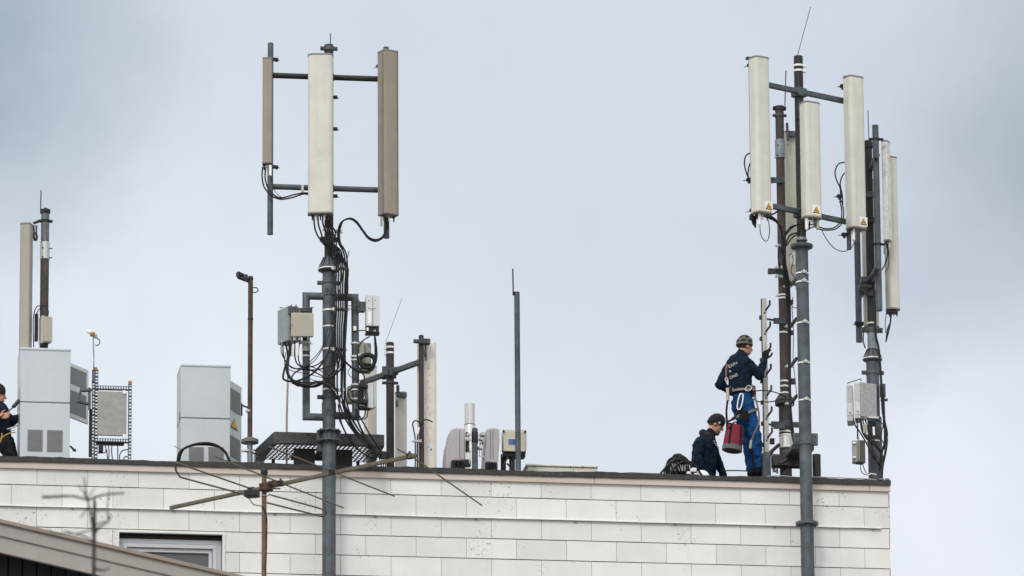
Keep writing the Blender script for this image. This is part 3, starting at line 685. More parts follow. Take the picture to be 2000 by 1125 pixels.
MB().box(P(596, 669, MD-.09), W(22), .06, .035, .1).cyl(P(584, 668, MD-.12), P(612, 672, MD-.12), .006, n=6).build('pole_clamp', SILVER, mast, bevel=.002)
gc = 'tangled black cables under the left radio unit'
tang = [[(552, 668), (555, 700), (568, 716), (585, 721), (620, 722), (650, 712), (660, 700), (662, 683)],
        [(557, 668), (562, 695), (556, 720), (553, 738), (562, 744), (580, 744), (610, 730), (635, 700), (650, 660), (655, 630)],
        [(562, 668), (567, 690), (560, 712), (566, 735), (580, 745), (610, 747), (635, 745), (655, 752)],
        [(566, 668), (564, 700), (560, 725), (572, 744), (600, 752), (625, 746), (646, 760), (656, 770)],
        [(576, 664), (576, 695), (582, 712), (600, 720), (625, 732), (650, 750), (659, 768)],
        [(585, 664), (583, 700), (592, 716), (620, 712), (640, 690), (650, 660), (655, 610)],
        [(602, 662), (601, 690), (604, 708), (600, 728), (610, 742), (640, 742), (664, 715), (666, 690)],
        [(606, 712), (590, 720), (574, 730), (570, 742), (580, 753), (595, 752), (625, 745), (655, 760)],
        [(549, 668), (550, 690), (562, 710), (575, 720), (605, 716), (630, 726), (655, 740)],
        [(558, 688), (556, 712), (570, 724), (600, 730), (640, 738), (660, 720), (664, 690)]]
for i, pts in enumerate(tang): cable([(x, y, MD-.17-.02*(i % 4)) for x, y in pts], MD, (1.5, 2.1, 1.8, 2.2, 1.5, 1.3, .8, 1.6, 1.0, .8)[i], 'cable under the left radio unit '+['swinging from its left corner across to the mast','in a deep loop that climbs back up the mast','running low and level into the mast clamp','dipping lowest before the mast','crossing in the middle of the tangle','rising steeply to the mast','thin and hanging straight below the beige box','folded back in a loop on the side frame','light and slack at the left of the tangle','thinnest and nearly level across the tangle'][i], gc)
for i, x in enumerate((573, 582, 568)):
    MB().cyl(P(x, 672, MD-.2), P(x-1, 695, MD-.2), W(2.2), n=10).build('cable_sleeve', (BAND, BAND, BLACKM)[i], label=('left', 'right', 'dark')[i]+' connector sleeve on a cable below the beige junction box', cat='connector')
# white radio unit, right
wr = thing('radio_unit', 'tall pale grey radio unit with a centre seam right of the mast', 'radio unit', P(727, 641, MD-.05))
MB().box(P(720.3, 609, MD-.08), W(13), .14, W(64)).box(P(733.8, 609.4, MD-.08), W(13), .14, W(64)).build('housing', BOXL, wr, bevel=.004)
MB().box(P(727, 646, MD-.05), W(25), .13, W(13)).box(P(727, 652, MD-.05), W(28), .10, W(5)).build('connector_plate', BLACKM, wr, bevel=.003)
MB().box(P(718, 643, MD-.125), W(4), .01, W(7)).build('label_plate', BAND, wr); MB().cyl(P(732, 644, MD-.13), P(732, 648, MD-.12), W(2.6), n=10).build('connector', SILVER, wr)
MB().box(P(722, 620, MD-.152), W(7), .003, W(24)).build('sticker', WHITE, wr)
MB().box(P(727, 602, MD-.155), W(10), .01, .008).build('handle', SILVER, wr)
b = MB()
for x, y in ((720, 587), (733, 587), (720, 602), (733, 602)): b.cyl(P(x, y, MD-.153), P(x, y, MD-.149), .006, n=8)
b.build('screw', BLK, wr)
MB().box(P(705, 600, MD-.02), W(15), .09, W(20)).box(P(699, 600, MD-.02), W(4), .14, W(26)).cyl(P(676, 597, MD-.1), P(700, 598, MD-.1), .006, n=6).cyl(P(676, 603, MD-.1), P(700, 604, MD-.1), .006, n=6).build('bracket', STEEL, wr, bevel=.003)
# strapped bits on the right side frame
for y in (671, 697, 704, 752, 762, 780): ring_band(mast, P(691.6, y, MD).x+.01, MD, P(692, y, MD).z, W(7.9), .022)
MB().box(P(693, 642, MD-.06), W(6), .02, W(10)).build('tag', BAND, mast)
MB().box(P(703, 694, MD-.05), W(12), .05, .035, .2).build('cable_clamp', SILVER, mast)
# coil and the rounded unit behind it
cu = thing('radio_unit', 'rounded grey antenna unit half hidden behind a black cable coil', 'radio unit', P(712, 770, MD+.12))
MB().box(P(714, 700, MD+.15), W(22), .12, W(62)).build('housing', mat('mid_grey_cover', (.30, .29, .27), .5, 0, .08, 8, .2), cu, bevel=.03, seg=4)
MB().box(P(703, 690, MD+.10), W(14), .16, W(44)).build('side_cover', BEIGE, cu, bevel=.01)
coil = thing('cable_coil', 'fat black cable coil hung on the right side frame of the mast', 'cable coil', P(718, 707, MD-.15))
for i in range(7): MB().torus(P(717.5+random.uniform(-1, 1), 706+random.uniform(-1, 1), MD-.12-.02*(i % 4)), W(17.5-i*.9), W(1.6), (.1*(i % 3-1), -1, .1), wob=.004).build('turn', BLACK, coil)
MB().cyl(P(712, 714, MD-.03), P(722, 716, MD-.12), W(6), n=16).build('core', BLACKM, coil)
gw = 'black cables between the pale radio unit and the coil'
for i, pts in enumerate(([(732, 655), (733, 690), (730, 718), (718, 726), (700, 724), (680, 712), (668, 695), (660, 683)], [(722, 657), (708, 666), (700, 680), (698, 700), (700, 720)], [(733, 660), (736, 690), (733, 710), (722, 722), (704, 728), (684, 716)], [(688, 647), (700, 646), (716, 645)], [(684, 718), (680, 728), (690, 740), (706, 744), (712, 752)], [(700, 716), (712, 738), (702, 752), (700, 790), (706, 800)])):
    cable(pts, MD-.17, (2, 1.3, 1.8, 1.2, .8, 1.6)[i], 'black cable '+['sweeping from the pale radio unit back to the mast','bending left from the pale radio unit past the coil','curving under the coil to the side frame','short and level into the pale radio unit foot','thin and kinked below the coil','dropping from the coil to the lower frame'][i], gw)
# lower right box
lb = thing('radio_unit', 'open backed pale radio box at the foot of the right side frame', 'radio unit', P(718, 795, MD))
c = P(719, 770, MD-.08); z0, z1 = P(719, 796, MD-.08).z, P(719, 748, MD-.08).z
MB().cbox(c, rad(14), W(12), .12, z0, z1).build('housing', BOXL, lb, bevel=.006)
MB().cbox(c+V((W(12.5), .015, 0)), rad(14), W(4.5), .14, z0+.01, z1+.012).build('lid', CREAMD, lb, bevel=.006)
b = MB().box(P(709, 756, MD-.02), W(20), .12, W(6), .1).box(P(709, 786, MD-.02), W(22), .12, W(7), .1).box(P(706, 770, MD+.02), W(8), .08, W(30)); b.build('bracket', DARK, lb, bevel=.004)
MB().box(P(684, 772, MD+.08), W(12), .12, W(34)).build('side_cover', BEIGE, lb, bevel=.006)
MB().box(P(712, 797, MD), W(24), .12, W(6)).build('connector_plate', BLACKM, lb, bevel=.004)
coil2 = thing('cable_coil', 'thin wire coil tied round the lower right frame pipe', 'cable coil', P(692, 770, MD-.15))
for i in range(4): MB().torus(P(694+i*1.5, 770+i, MD-.14-.012*i), W(15+i*1.6), W(.9), (.15*(i-1.5), -1, .1*i), wob=.008).build('turn', BLACK, coil2)
gx = 'black cables running down from the lower radio box to the roof'
for i, pts in enumerate(([(714, 800), (712, 812), (702, 820), (690, 818), (676, 800), (664, 782), (655, 770)], [(719, 799), (716, 815), (706, 818), (698, 808)], [(696, 800), (699, 822), (712, 850), (728, 870), (742, 884, .1)], [(702, 812), (712, 830), (727, 856), (746, 882, .2)], [(661, 790), (668, 830), (690, 868), (716, 890, -.2), (735, 897, .1)], [(665, 770), (680, 805), (694, 830), (716, 858), (742, 878, .2)])):
    cable(pts, MD-.12, (1.3, 1.2, 2, 1.6, 1.8, 1.5)[i], 'black cable '+['curling from the lower radio box back up to the mast clamp','in a small loop under the lower radio box','from the left end of the lower radio box to the roof','from the middle of the lower radio box to the roof','sagging furthest left from the mast down to the roof edge','crossing behind from the mast clamp down to the roof'][i], gx)

# ================================================================== thin conduit behind, platform
a, c = vline(560, 800, .9, 700, None); MB().tube([c+V((-.0, 0, 0)), (a+c)/2, a+V((.02, 0, 0))], W(2.2), 10).build('conduit_pipe', mat('buff_conduit', (.33, .29, .25), .6), label='thin buff conduit pipe standing behind the perforated platform', cat='pipe')
zt = P(640, 846, .25).z; zb = P(640, 868, .25).z; xl_, xr_ = P(536, 855, .25).x, P(746, 860, .25).x
pf = thing('grating_platform', 'dark steel platform with perforated underside raised above the roof edge', 'platform', ((xl_+xr_)/2, .6, ROOFZ))
HG = DARK
HG2 = mat('dark_grey_galvanised', (.062, .069, .074), .5, .3, .25, 5, .4, .1, c2=(.15, .16, .165), c2t=(.52, .72))
YF = 1.15; lx = -.14
b = MB().box(((xl_+xr_)/2, .25, (zt+zb)/2), xr_-xl_, .012, zt-zb); b.box(((xl_+xr_)/2, .28, zt-.004), xr_-xl_, .06, .006); b.box(((xl_+xr_)/2, .28, zb+.004), xr_-xl_, .06, .008)
for i in range(5): b.box((xl_+.25+(xr_-xl_-.4)*i/4, .238, (zt+zb)/2), .008, .01, zt-zb-.01)
b.build('front_rim', HG2, pf, bevel=.002)
b = MB()
for x in (xl_+.04, xl_+.42, xl_+.55, xl_+.95, xr_-.2, xr_-.05):
    for z in (zb+.03, zt-.03): b.cyl((x, .243, z), (x, .235, z), .009, n=10)
b.build('rivet', BLK, pf)
for x0, x1 in ((xl_, xl_+lx), (xr_, xr_+lx*.6)):
    b = MB(); b.hexa([(x0-.006, .25, zb-.01), (x0+.03, .25, zb-.01), (x1+.09, YF, zb-.01), (x1-.006, YF, zb-.01), (x0-.006, .25, zt), (x0+.03, .25, zt), (x1+.09, YF, zt), (x1-.006, YF, zt)]); b.build('side_rim', HG2, pf, bevel=.002)
b = MB()
nx = 25
for i in range(nx+1):
    u = i/nx; x0 = xl_+(xr_-xl_)*u; b.bar((x0, .26, zb+.012), (x0+lx*(1-.4*u), YF, zb+.012), .022, .002)
for j in range(11):
    v = j/10; y = .3+(YF-.32)*v; b.bar((xl_+lx*v+.02, y, zb+.0135), (xr_+lx*.6*v, y, zb+.0135), .026, .0015)
b.build('grating', HG, pf)
b = MB(); cx_ = P(630, 890, .5).x
b.box((P(595, 880, .45).x, .5, (ROOFZ+zb)/2), W(42), .1, zb-ROOFZ-.01); b.box((P(672, 880, .45).x, .5, (ROOFZ+zb)/2), W(34), .1, zb-ROOFZ-.01); b.box((cx_, .7, zb-.05), W(120), .12, .07)
b.build('support_block', DARK, pf, bevel=.01)
for x in (xl_+.12, xr_-.16): MB().box((x-.05, 1.05, (ROOFZ+zb)/2), .04, .04, zb-ROOFZ).build('leg', DARK, pf)
MB().box(P(741, 884, .1), W(38), .05, .03, .1).box(P(748, 889, .1), W(14), .06, .09).build('cable_tray_clamp', BLACKM, pf, bevel=.004)
gp = 'cable tails behind the platform corner'
for i in range(4): cable([(738+i*4, 882, .1), (740+i*4, 893, .2), (744+i*4, 905, .4), (746+i*4, 920, .5)], .1, 1.2, ['leftmost','second','third','rightmost'][i]+' short black cable tail dropping behind the platform right corner', gp)

# ================================================================== poles and panels right of platform
def pole(name, label, px, pyr, y0, d, wpx, m=DARK, ybot=None, cat='pole', group=None, capm=None):
    a, c = vline(px, pyr, d, y0, ybot); t = thing(name, label, cat, c, group)
    MB().cyl(c, a, W(wpx/2), n=24).build('shaft', m, t)
    MB().lathe([(W(wpx/2), 0), (W(wpx/2)*.9, .012), (W(wpx/2)*.5, .018)], a, 20).build('cap', capm or DARK, t); return t, a, c
CHOC = mat('dark_brown_pole', (.045, .040, .037), .65, .1, .2, 7, .35, .12, 90)
tp_, a, c = pole('antenna_pole', 'dark pole with two white straps and a whip beside the platform', 762, 780, 671, 1.0, 16.5, CHOC)
for y in (679, 690):
    ring_band(tp_, a.x, 1.0, P(762, y, 1).z, W(8.4), .028); MB().box(P(752.5, y, .98), W(4), .05, .045).build('strap_lock', BAND, tp_)
MB().cyl(P(752, 672, .98), P(785, 583, .98), .0028, n=6).build('whip', DARK, tp_)
zz = P(762, 729, 1.0).z; p0 = PZ(706, 748, zz); p1 = PZ(823, 706, zz)
MB().bar(p0, p1, W(9), W(10)).build('cross_beam', STEEL, tp_, bevel=.003)
MB().box((a.x, 1.0-.09, zz), W(30), .02, W(17), rad(-25)).box((a.x, 1.0+.09, zz), W(30), .02, W(17), rad(-25)).box(P(752, 724, .9), W(12), .03, W(18)).build('beam_clamp', STEEL, tp_, bevel=.003)
collar(tp_, a.x, 1.0, P(762, 748, 1).z, W(8.4), W(6), earw=.05)
dP = p1.y
tp2, a, c = pole('antenna_pole', 'dark slim pole in front of the upright white backed panel', 823, 780, 657, dP, 10.5, CHOC)
MB().box(P(818, 667, dP-.06), W(22), .03, W(8), .15).box(P(830, 668, dP+.02), W(20), .12, W(10)).cyl(P(810, 665, dP-.08), P(824, 670, dP-.08), .008, n=8).build('pole_clamp', STEEL, tp2, bevel=.003)
MB().torus(P(831, 690, dP+.03), .045, .012, (1, 0, 0)).bar(P(831, 672, dP+.03), P(832, 704, dP+.03), .02, .03).build('tilt_arm', STEEL, tp2)
PW = mat('white_metal_back', (.66, .61, .56), .45, .1, .08, 8, .4, .1, 60, dirt=(.50, .42, .36))
cb = P(834, 780, dP+.16); wb = thing('panel_antenna', 'white backed panel antenna seen from behind with a sticker low down', 'antenna', (cb.x, dP+.16, ROOFZ))
ztp = P(834, 669, dP+.16).z
MB().box((cb.x-.003, dP+.16, (ztp+ROOFZ)/2), W(34), .05, ztp-ROOFZ).build('back_plate', PW, wb, bevel=.012, seg=3)
MB().box((cb.x+W(16.5), dP+.18, (ztp+ROOFZ)/2), W(4.5), .1, ztp-ROOFZ+.005).box((cb.x-W(17.5), dP+.18, (ztp+ROOFZ)/2), W(2), .1, ztp-ROOFZ+.005).build('radome', CREAM, wb, bevel=.004)
b = MB()
for i in range(13):
    z = ztp-.35-i*.085
    if z > ROOFZ+.05: b.cyl((cb.x+.01+.022*(i % 2), dP+.138, z), (cb.x+.01+.022*(i % 2), dP+.13, z), .0055, n=8)
b.build('rivet', JOINT, wb)
MB().box(P(842, 877, dP+.133), W(7), .003, W(22)).box(P(842, 873, dP+.131), W(4), .003, W(2.4)).build('sticker', mat('blueish_label', (.55, .62, .70), .5), wb)
MB().box(P(842, 878, dP+.1305), W(3), .002, W(4)).build('sticker_print', BLK, wb)
for i, pts in enumerate(([(811, 862), (808, 840), (806, 828), (810, 822), (818, 824), (821, 832)], [(815, 862), (817, 845), (820, 836), (826, 822), (834, 820), (845, 824)])):
    cable([(811+i*4, 918)] + pts, dP-.1, 1.4, ('left', 'right')[i]+' black cable looping beside the slim dark pole', 'cable pair by the slim dark pole')
MB().cyl(P(818, 835, dP-.11), P(815, 848, dP-.11), W(2.6), n=10).build('cable_sleeve', BAND, label='white connector sleeve tilted beside the slim dark pole', cat='connector')
clampblock(tp2, 814, 862, dP-.1, 18, 3.5)
q0 = panel(783, 840, 767, None, 1.4, 24, .10, rad(-8), 'ridged cream panel antenna right behind the strapped dark pole', CREAM, conn=0, zbot=ROOFZ, flat=.3, rail=False)
MB().box(P(787, 772, 1.33), W(16), .03, W(9)).box(P(777, 764, 1.3), W(6), .05, W(24)).torus(P(775, 788, 1.3), .04, .011, (1, 0, 0)).build('tilt_bracket', STEEL, q0, bevel=.003)
panel(724, 780, 716, None, 1.7, 24, .10, rad(12), 'pale panel antenna glimpsed behind the lower radio box and platform', mat('pale_panel', (.66, .63, .57), .5, 0, .05, 4, .2), conn=0, zbot=ROOFZ, rail=False)

# ================================================================== far left group
fm = P(87, 540, .9); FX = fm.x; FDp = .9
lm = thing('antenna_mast', 'brown mast with a bright sleeve at the far left', 'mast', (FX, FDp, ROOFZ))
z_ = lambda y: P(87, y, FDp).z
MB().cyl((FX, FDp, ROOFZ), (FX, FDp, z_(505)), W(8.8)).build('lower_pole', BROWN, lm)
MB().cyl((FX, FDp, z_(505)), (FX, FDp, z_(410)), W(8.4)).build('upper_pole', mat('grey_worn_steel', (.14, .145, .15), .5, .3, .2, 8, .5, .1), lm)
MB().lathe([(W(9), 0), (W(10), .004), (W(10), W(36)), (W(9), W(36)+.004)], (FX, FDp, z_(507)), 28).build('sleeve', SILVER, lm)
for y in (486, 504): MB().cyl((FX+W(9), FDp-.02, z_(y)), (FX+W(15), FDp-.03, z_(y)), .007, n=8).cyl((FX-W(5), FDp-W(9), z_(y)), (FX-W(5), FDp-W(11), z_(y)), .009, n=8).build('bolt', BLACKM, lm)
MB().lathe([(W(8), 0), (W(10.5), .003), (W(10.5), .05), (W(8.5), .055)], (FX, FDp, z_(417)), 24).box((FX, FDp-W(10), z_(412)), .03, .02, .05).build('collar', DARK, lm)
collar(lm, FX, FDp, z_(432), W(8.6), W(6), earw=.04, m=DARK)
MB().cyl((FX-W(9.5), FDp, z_(416)), (FX-W(9), FDp, z_(372)), .007, n=8).build('lightning_rod', DARK, lm)
t = panel(50, 570, 438, 722, .75, 23, .15, rad(-16), 'long grey beige panel antenna at the far left above the cabinet', mat('grey_beige_radome', (.33, .31, .27), .5, 0, .05, 4, .2), conn=2, flat=.7)
MB().bar(P(65, 436, .85), P(80, 431, .85), .03, .03).torus(P(69, 462, .85), .045, .014, (1, -.6, 0)).bar(P(66, 440, .85), P(67, 470, .85), .02, .025).bar(P(71, 440, .85), P(71, 470, .85), .02, .025).build('tilt_bracket', BLACKM, t, bevel=.003)
sb = thing('junction_box', 'small beige box strapped to the far left brown mast', 'box', P(89, 672, .8))
MB().box(P(91, 645, .74), W(19), .13, W(52), rad(10)).build('housing', BEIGE, sb, bevel=.006); MB().box(P(81, 645, .76), W(5), .14, W(56), rad(10)).build('back_plate', CREAMD, sb, bevel=.004)
MB().box(P(86, 673, .8), W(16), .1, W(10)).build('connector_plate', BLACKM, sb, bevel=.003)
MB().box(P(71, 640, .85), W(7), .06, W(56)).build('bracket', DARK, sb)
for i, pts in enumerate(([(66, 678), (65, 650), (66, 615), (72, 599), (80, 598)], [(70, 645), (69, 620), (76, 605), (82, 602)], [(80, 614), (79, 600), (88, 598), (94, 606), (94, 616)], [(92, 674), (93, 690)])):
    cable(pts, .68, 1.1, 'thin black cable '+['in the outer loop left of','in the inner loop left of','arching over the top of','dropping out of the bottom of'][i]+' the small beige box at far left', 'cables at the far left box')
# cabinets
def cabinet(label, x0, x1, ytop, ybot, d, seam_y, door, louv, tri=False):
    pL = P(x0, 800, d); pR = P(x1, 800, d); zt = P((x0+x1)/2, ytop, d).z; z0 = ROOFZ; c = thing('equipment_cabinet', label, 'cabinet', ((pL.x+pR.x)/2, d+.3, ROOFZ))
    zs = P((x0+x1)/2, seam_y, d).z; w_ = pR.x-pL.x; cx = (pL.x+pR.x)/2; dep = .55
    MB().box((cx, d+dep/2, (z0+zs)/2-.003), w_-.006, dep, zs-z0-.006).build('lower_body', CAB, c, bevel=.006)
    MB().box((cx, d+dep/2-.004, (zs+zt)/2), w_, dep, zt-zs-.006).build('upper_body', CAB, c, bevel=.008)
    MB().box((cx, d+dep/2-.008, zt-.01), w_+.006, dep+.01, .035).build('lid', CAB, c, bevel=.01)
    MB().box((cx, d+dep/2, zs-.001), w_-.012, dep-.01, .01).build('seam', SEAM, c)
    for (a0, a1, b0, b1) in louv:
        q0_ = P(a0, b0, d); q1_ = P(a1, b1, d); MB().box(((q0_.x+q1_.x)/2, d-.001, (q0_.z+q1_.z)/2), q1_.x-q0_.x, .008, q0_.z-q1_.z).build('filter', LOUV, c)
        b = MB(); zz_ = q1_.z+.01
        while zz_ < q0_.z-.005: b.box(((q0_.x+q1_.x)/2, d-.0055, zz_), q1_.x-q0_.x-.02, .003, .004); zz_ += .014
        b.build('filter_slat', LOUV, c)
    # rear door standing open to the right: a leaf that runs back and right from the rear corner
    (dx0, dx1, dz0, dz1, dd1, panes) = door
    D0 = V((pR.x+.005, d+dep+.02, 0)); D1 = V((P(dx1, 770, d+dep+dd1).x, d+dep+dd1, 0)); dirv = (D1-D0).normalized(); nrm = V((dirv.y, -dirv.x, 0)); ln = (D1-D0).length
    dr = MB().hexa([D0 + dirv*(a_) + nrm*b_ + V((0, 0, z)) for z in (dz0, dz1) for a_, b_ in ((0, 0), (ln, 0), (ln, -.03), (0, -.03))]).build('door', CABS, c, bevel=.004)
    for (u0, u1, v0, v1) in panes:
        MB().hexa([D0 + dirv*(ln*a_) + nrm*b_ + V((0, 0, dz0+(dz1-dz0)*z)) for z in (v0, v1) for a_, b_ in ((u0, .004), (u1, .004), (u1, 0), (u0, 0))]).build('filter', LOUV, dr)
    if tri:
        for k, m_, o_ in ((1.0, BLK, .003), (.8, YEL, .005)):
            def tq(u, v): return D0 + dirv*(ln*.5+u*.24*k*1.0) + nrm*o_ + V((0, 0, dz0+(dz1-dz0)*.60+v*.12*k))
            MB().prism([tq(-.5, -.5), tq(.5, -.5), tq(0, .6)], nrm*.002).build('warning_sign', m_, dr)
    return c, D1, pL
zA = P(137, 812, .35).z; 
d_ = .35
def zat(px, py, d): return P(px, py, d).z
c1, D1, pL = cabinet('tall pale grey equipment cabinet beside the worker at the far left', 39, 137, 681, 888, d_, 786,
    (137, 173, zat(138, 812, d_+.57), zat(138, 706, d_+.57), .42, [(.08, .88, .62, .93), (.08, .88, .08, .50)]), [(54, 83, 839, 882), (92, 122, 840, 883)])
MB().box(P(38.5, 770, d_+.1), .02, .04, W(24)).build('handle', BOXG, c1, bevel=.004)
c2, D1, pL = cabinet('pale grey equipment cabinet beside the rusty floodlight pole', 353, 450, 713, 898, .45, 817,
    (450, 472, ROOFZ, zat(451, 738, 1.02), .47, [(.15, .9, .72, .93), (.15, .9, .28, .48)]), [(369, 398, 873, 910), (407, 437, 873, 910)], tri=True)
MB().box(P(351.5, 812, .6), .015, .05, W(16)).build('handle', DARK, c2)
# black pipe arcs in front of cabinet two
for i, pts in enumerate(([(345, 900), (350, 886), (362, 875), (385, 867), (410, 866), (430, 874), (443, 888), (450, 905)], [(347, 897), (356, 880), (375, 870), (400, 868), (425, 872), (440, 884), (449, 902)])):
    cable([(x, y+12 if k in (0, 7, 8) else y) for k, (x, y) in enumerate(pts)], .12+.03*i, 2.6, ('outer', 'inner')[i]+' black hose arching over the roof edge before the second cabinet', 'black hoses before the second cabinet', name='hose', cat='hose')
MB().cyl(P(340, 871, .3), P(354, 879, .3), .004, n=6).build('wire_rod', DARK, label='short stray wire beside the second cabinet', cat='wire')
MB().bar(P(137, 871, .6), P(148, 882, .6), .025, .02).bar(P(142, 880, .6), P(148, 878, .6), .02, .02).build('latch_arm', BLACKM, label='small black latch arm sticking out beside the first cabinet', cat='latch')
# slotted angle rack
rk = thing('slotted_rack', 'slotted angle steel rack standing between the two pale cabinets', 'rack', P(215, 890, .6)); rk.location.z = ROOFZ
def slotted(px, y0, d, wpx, name='upright'):
    a, c = vline(px, 800, d, y0, None); b = MB(); w_ = W(wpx)
    b.box((a.x-w_*.42, d, (a.z+c.z)/2), w_*.16, .004, a.z-c.z); b.box((a.x+w_*.42, d, (a.z+c.z)/2), w_*.16, .004, a.z-c.z)
    b.box((a.x-w_*.5, d+.02, (a.z+c.z)/2), .004, .04, a.z-c.z); z = c.z+.01; k = 0
    while z < a.z: b.box((a.x, d, z), w_*.70, .004, .018 if k % 2 else .03); z += .042; k += 1
    return b.build(name, STEEL, rk), a
up1, a1 = slotted(183, 722, .42, 6.5); up2, a2 = slotted(188, 722, .46, 7); up3, a3 = slotted(254, 749, .42, 6.5)
MB().prism([P(179, 745, .4), P(181, 745, .4), P(183.5, 690, .4), P(184, 690, .4), P(184, 745, .4)], (0, .03, 0)).build('post_tip', STEEL, rk)
for y in (757, 860):
    b = MB()
    za = P(220, y, .42).z; b.box(((a1.x+a3.x)/2, .42, za+.018), a3.x-a1.x, .004, .008); b.box(((a1.x+a3.x)/2, .42, za-.018), a3.x-a1.x, .004, .008); b.box(((a1.x+a3.x)/2, .45, za-.02), a3.x-a1.x, .06, .004)
    x = a1.x+.02
    while x < a3.x: b.box((x, .42, za), .014, .0035, .034); x += .032
    b.build('rail', STEEL, rk)
for px_, y in ((186, 721), (254, 748)): MB().box(P(px_, y, .44), W(7), .05, W(7)).build('end_cap', ORANGE, rk, bevel=.003)
MB().box(P(218.5, 808, .39), W(59), .03, W(92), rad(0)).build('panel', PLATE, rk, bevel=.005)
for x, y in ((243, 766), (243, 852)): MB().box(P(x, y, .365), W(7), .012, W(7)).build('corner_clip', BAND, rk, bevel=.003)
b = MB().tube([P(178, 762, .35), P(158, 763, .25), P(153, 784, .25), P(176, 790, .35)], W(3.4), 4); b.bar(P(158, 757, .25), P(158, 768, .25), .02, .02); b.bar(P(175, 758, .35), P(175, 800, .35), .03, .05); b.build('bracket', STEEL, rk)
MB().bar(P(177, 800, .5), P(176, 892, .5), .035, .05).build('cable_duct', DARK, rk)
MB().box(P(215, 866, .5), W(56), .1, W(6)).box(P(197, 876, .45), W(9), .08, W(14)).build('gland_plate', BLACKM, rk, bevel=.004)
for i, pts in enumerate(([(205, 868), (209, 885), (210, 900)], [(212, 868), (213, 885), (212, 900)], [(219, 868), (218, 880), (220, 900)], [(230, 868), (230, 900)], [(250, 878), (240, 880), (234, 888), (234, 902)], [(250, 892), (243, 893), (240, 902)], [(190, 885), (205, 884), (207, 878)])):
    cable(pts, .45, 1.1, 'short black cable under the slotted rack plate, '+['first from left','second from left','third from left','straight one right of centre','curved outer one at right','curved lower one at right','level one at the left'][i], 'cables below the slotted rack')
sn = thing('rooftop_sensor', 'small white and orange sensor on a thin stalk above the rack', 'sensor', P(183, 700, .4))
MB().cyl(P(183.5, 700, .4), P(182, 658, .4), .007, n=8).build('stalk', STEELL, sn)
MB().box(P(181, 653, .38), W(9), .05, W(8), .3).build('housing', ORANGE, sn, bevel=.006); MB().ell(P(174.5, 648, .36), W(6), .02, W(4.2), Matrix.Rotation(.5, 3, 'Y')).build('lens_hood', BAND, sn)
MB().box(P(187, 657, .38), W(5), .04, W(8), .3).build('rear_cap', BEIGE, sn, bevel=.004)
cable([(188, 660), (194, 664), (195, 669), (191, 674), (186, 674)], .38, 1, parent=sn, name='lead')

# ================================================================== floodlight pole
a, c = vline(489, 700, .35, 540, None)
fp = thing('floodlight_pole', 'rusty pole with a small floodlight and a round flange near its foot', 'light pole', c)
MB().cyl(P(488, 860, .35), a, W(5.0), n=20).build('pole', BROWN, fp); MB().cyl(c, P(488, 860, .35), W(5.6), n=20).build('pole_foot', STEELL, fp)
MB().lathe([(W(15), 0), (W(17.5), .005), (W(17.5), .045), (W(10), .07), (W(5), .075)], P(488, 866, .35), 30).build('flange', mat('grey_green_flange', (.15, .16, .15), .6), fp)
for y in (545, 623): ring_band(fp, a.x, .35, P(489, y, .35).z, W(5.1), .02, DARK, 'ring')
ring_band(fp, a.x-.02, .35, P(489, 803, .35).z, W(5.2), .03, SILVER, 'ring'); ring_band(fp, a.x-.03, .35, P(489, 881, .35).z, W(6), .022, SILVER, 'ring', ears=2)
MB().bar(P(473, 792, .6), P(487, 797, .38), .015, .02).bar(P(472, 788, .6), P(472, 812, .6), .02, .02).build('stay', BLACKM, fp)
cable([(494, 562), (501, 562), (504, 567), (500, 571), (494, 571)], .33, 1.1, parent=fp, name='cable_loop')
hd = MB().hexa([P(461, 540, .3), P(464, 545, .2), P(483, 552, .35), P(484, 547, .5), P(460, 533, .3), P(466, 529, .2), P(482, 537, .35), P(484, 540, .5)]).build('lamp_head', BLACKM, fp, bevel=.006)
MB().box(P(479, 541, .3), W(9), .08, W(8), .1).build('gear_box', BROWN, hd, bevel=.004); MB().bar(P(466, 541, .27), P(480, 548, .33), .05, .008).build('lamp_glass', SILVER, hd)
MB().bar(P(480, 546, .34), P(486, 550, .35), .03, .03).build('lamp_bracket', DARK, fp)
MB().bar(P(508, 888, .9), P(500, 888, .9), .02, .02).bar(P(500, 880, .5), P(493, 879, .4), .02, .015).bar(P(500, 886, .5), P(493, 885, .4), .02, .015).build('pipe_clip', BLACKM, fp)
MB().box(P(507, 893, 1.3), W(20), .3, W(22)).build('vent_box', CREAMD, label='low cream box behind the foot of the floodlight pole', cat='box', bevel=.01)

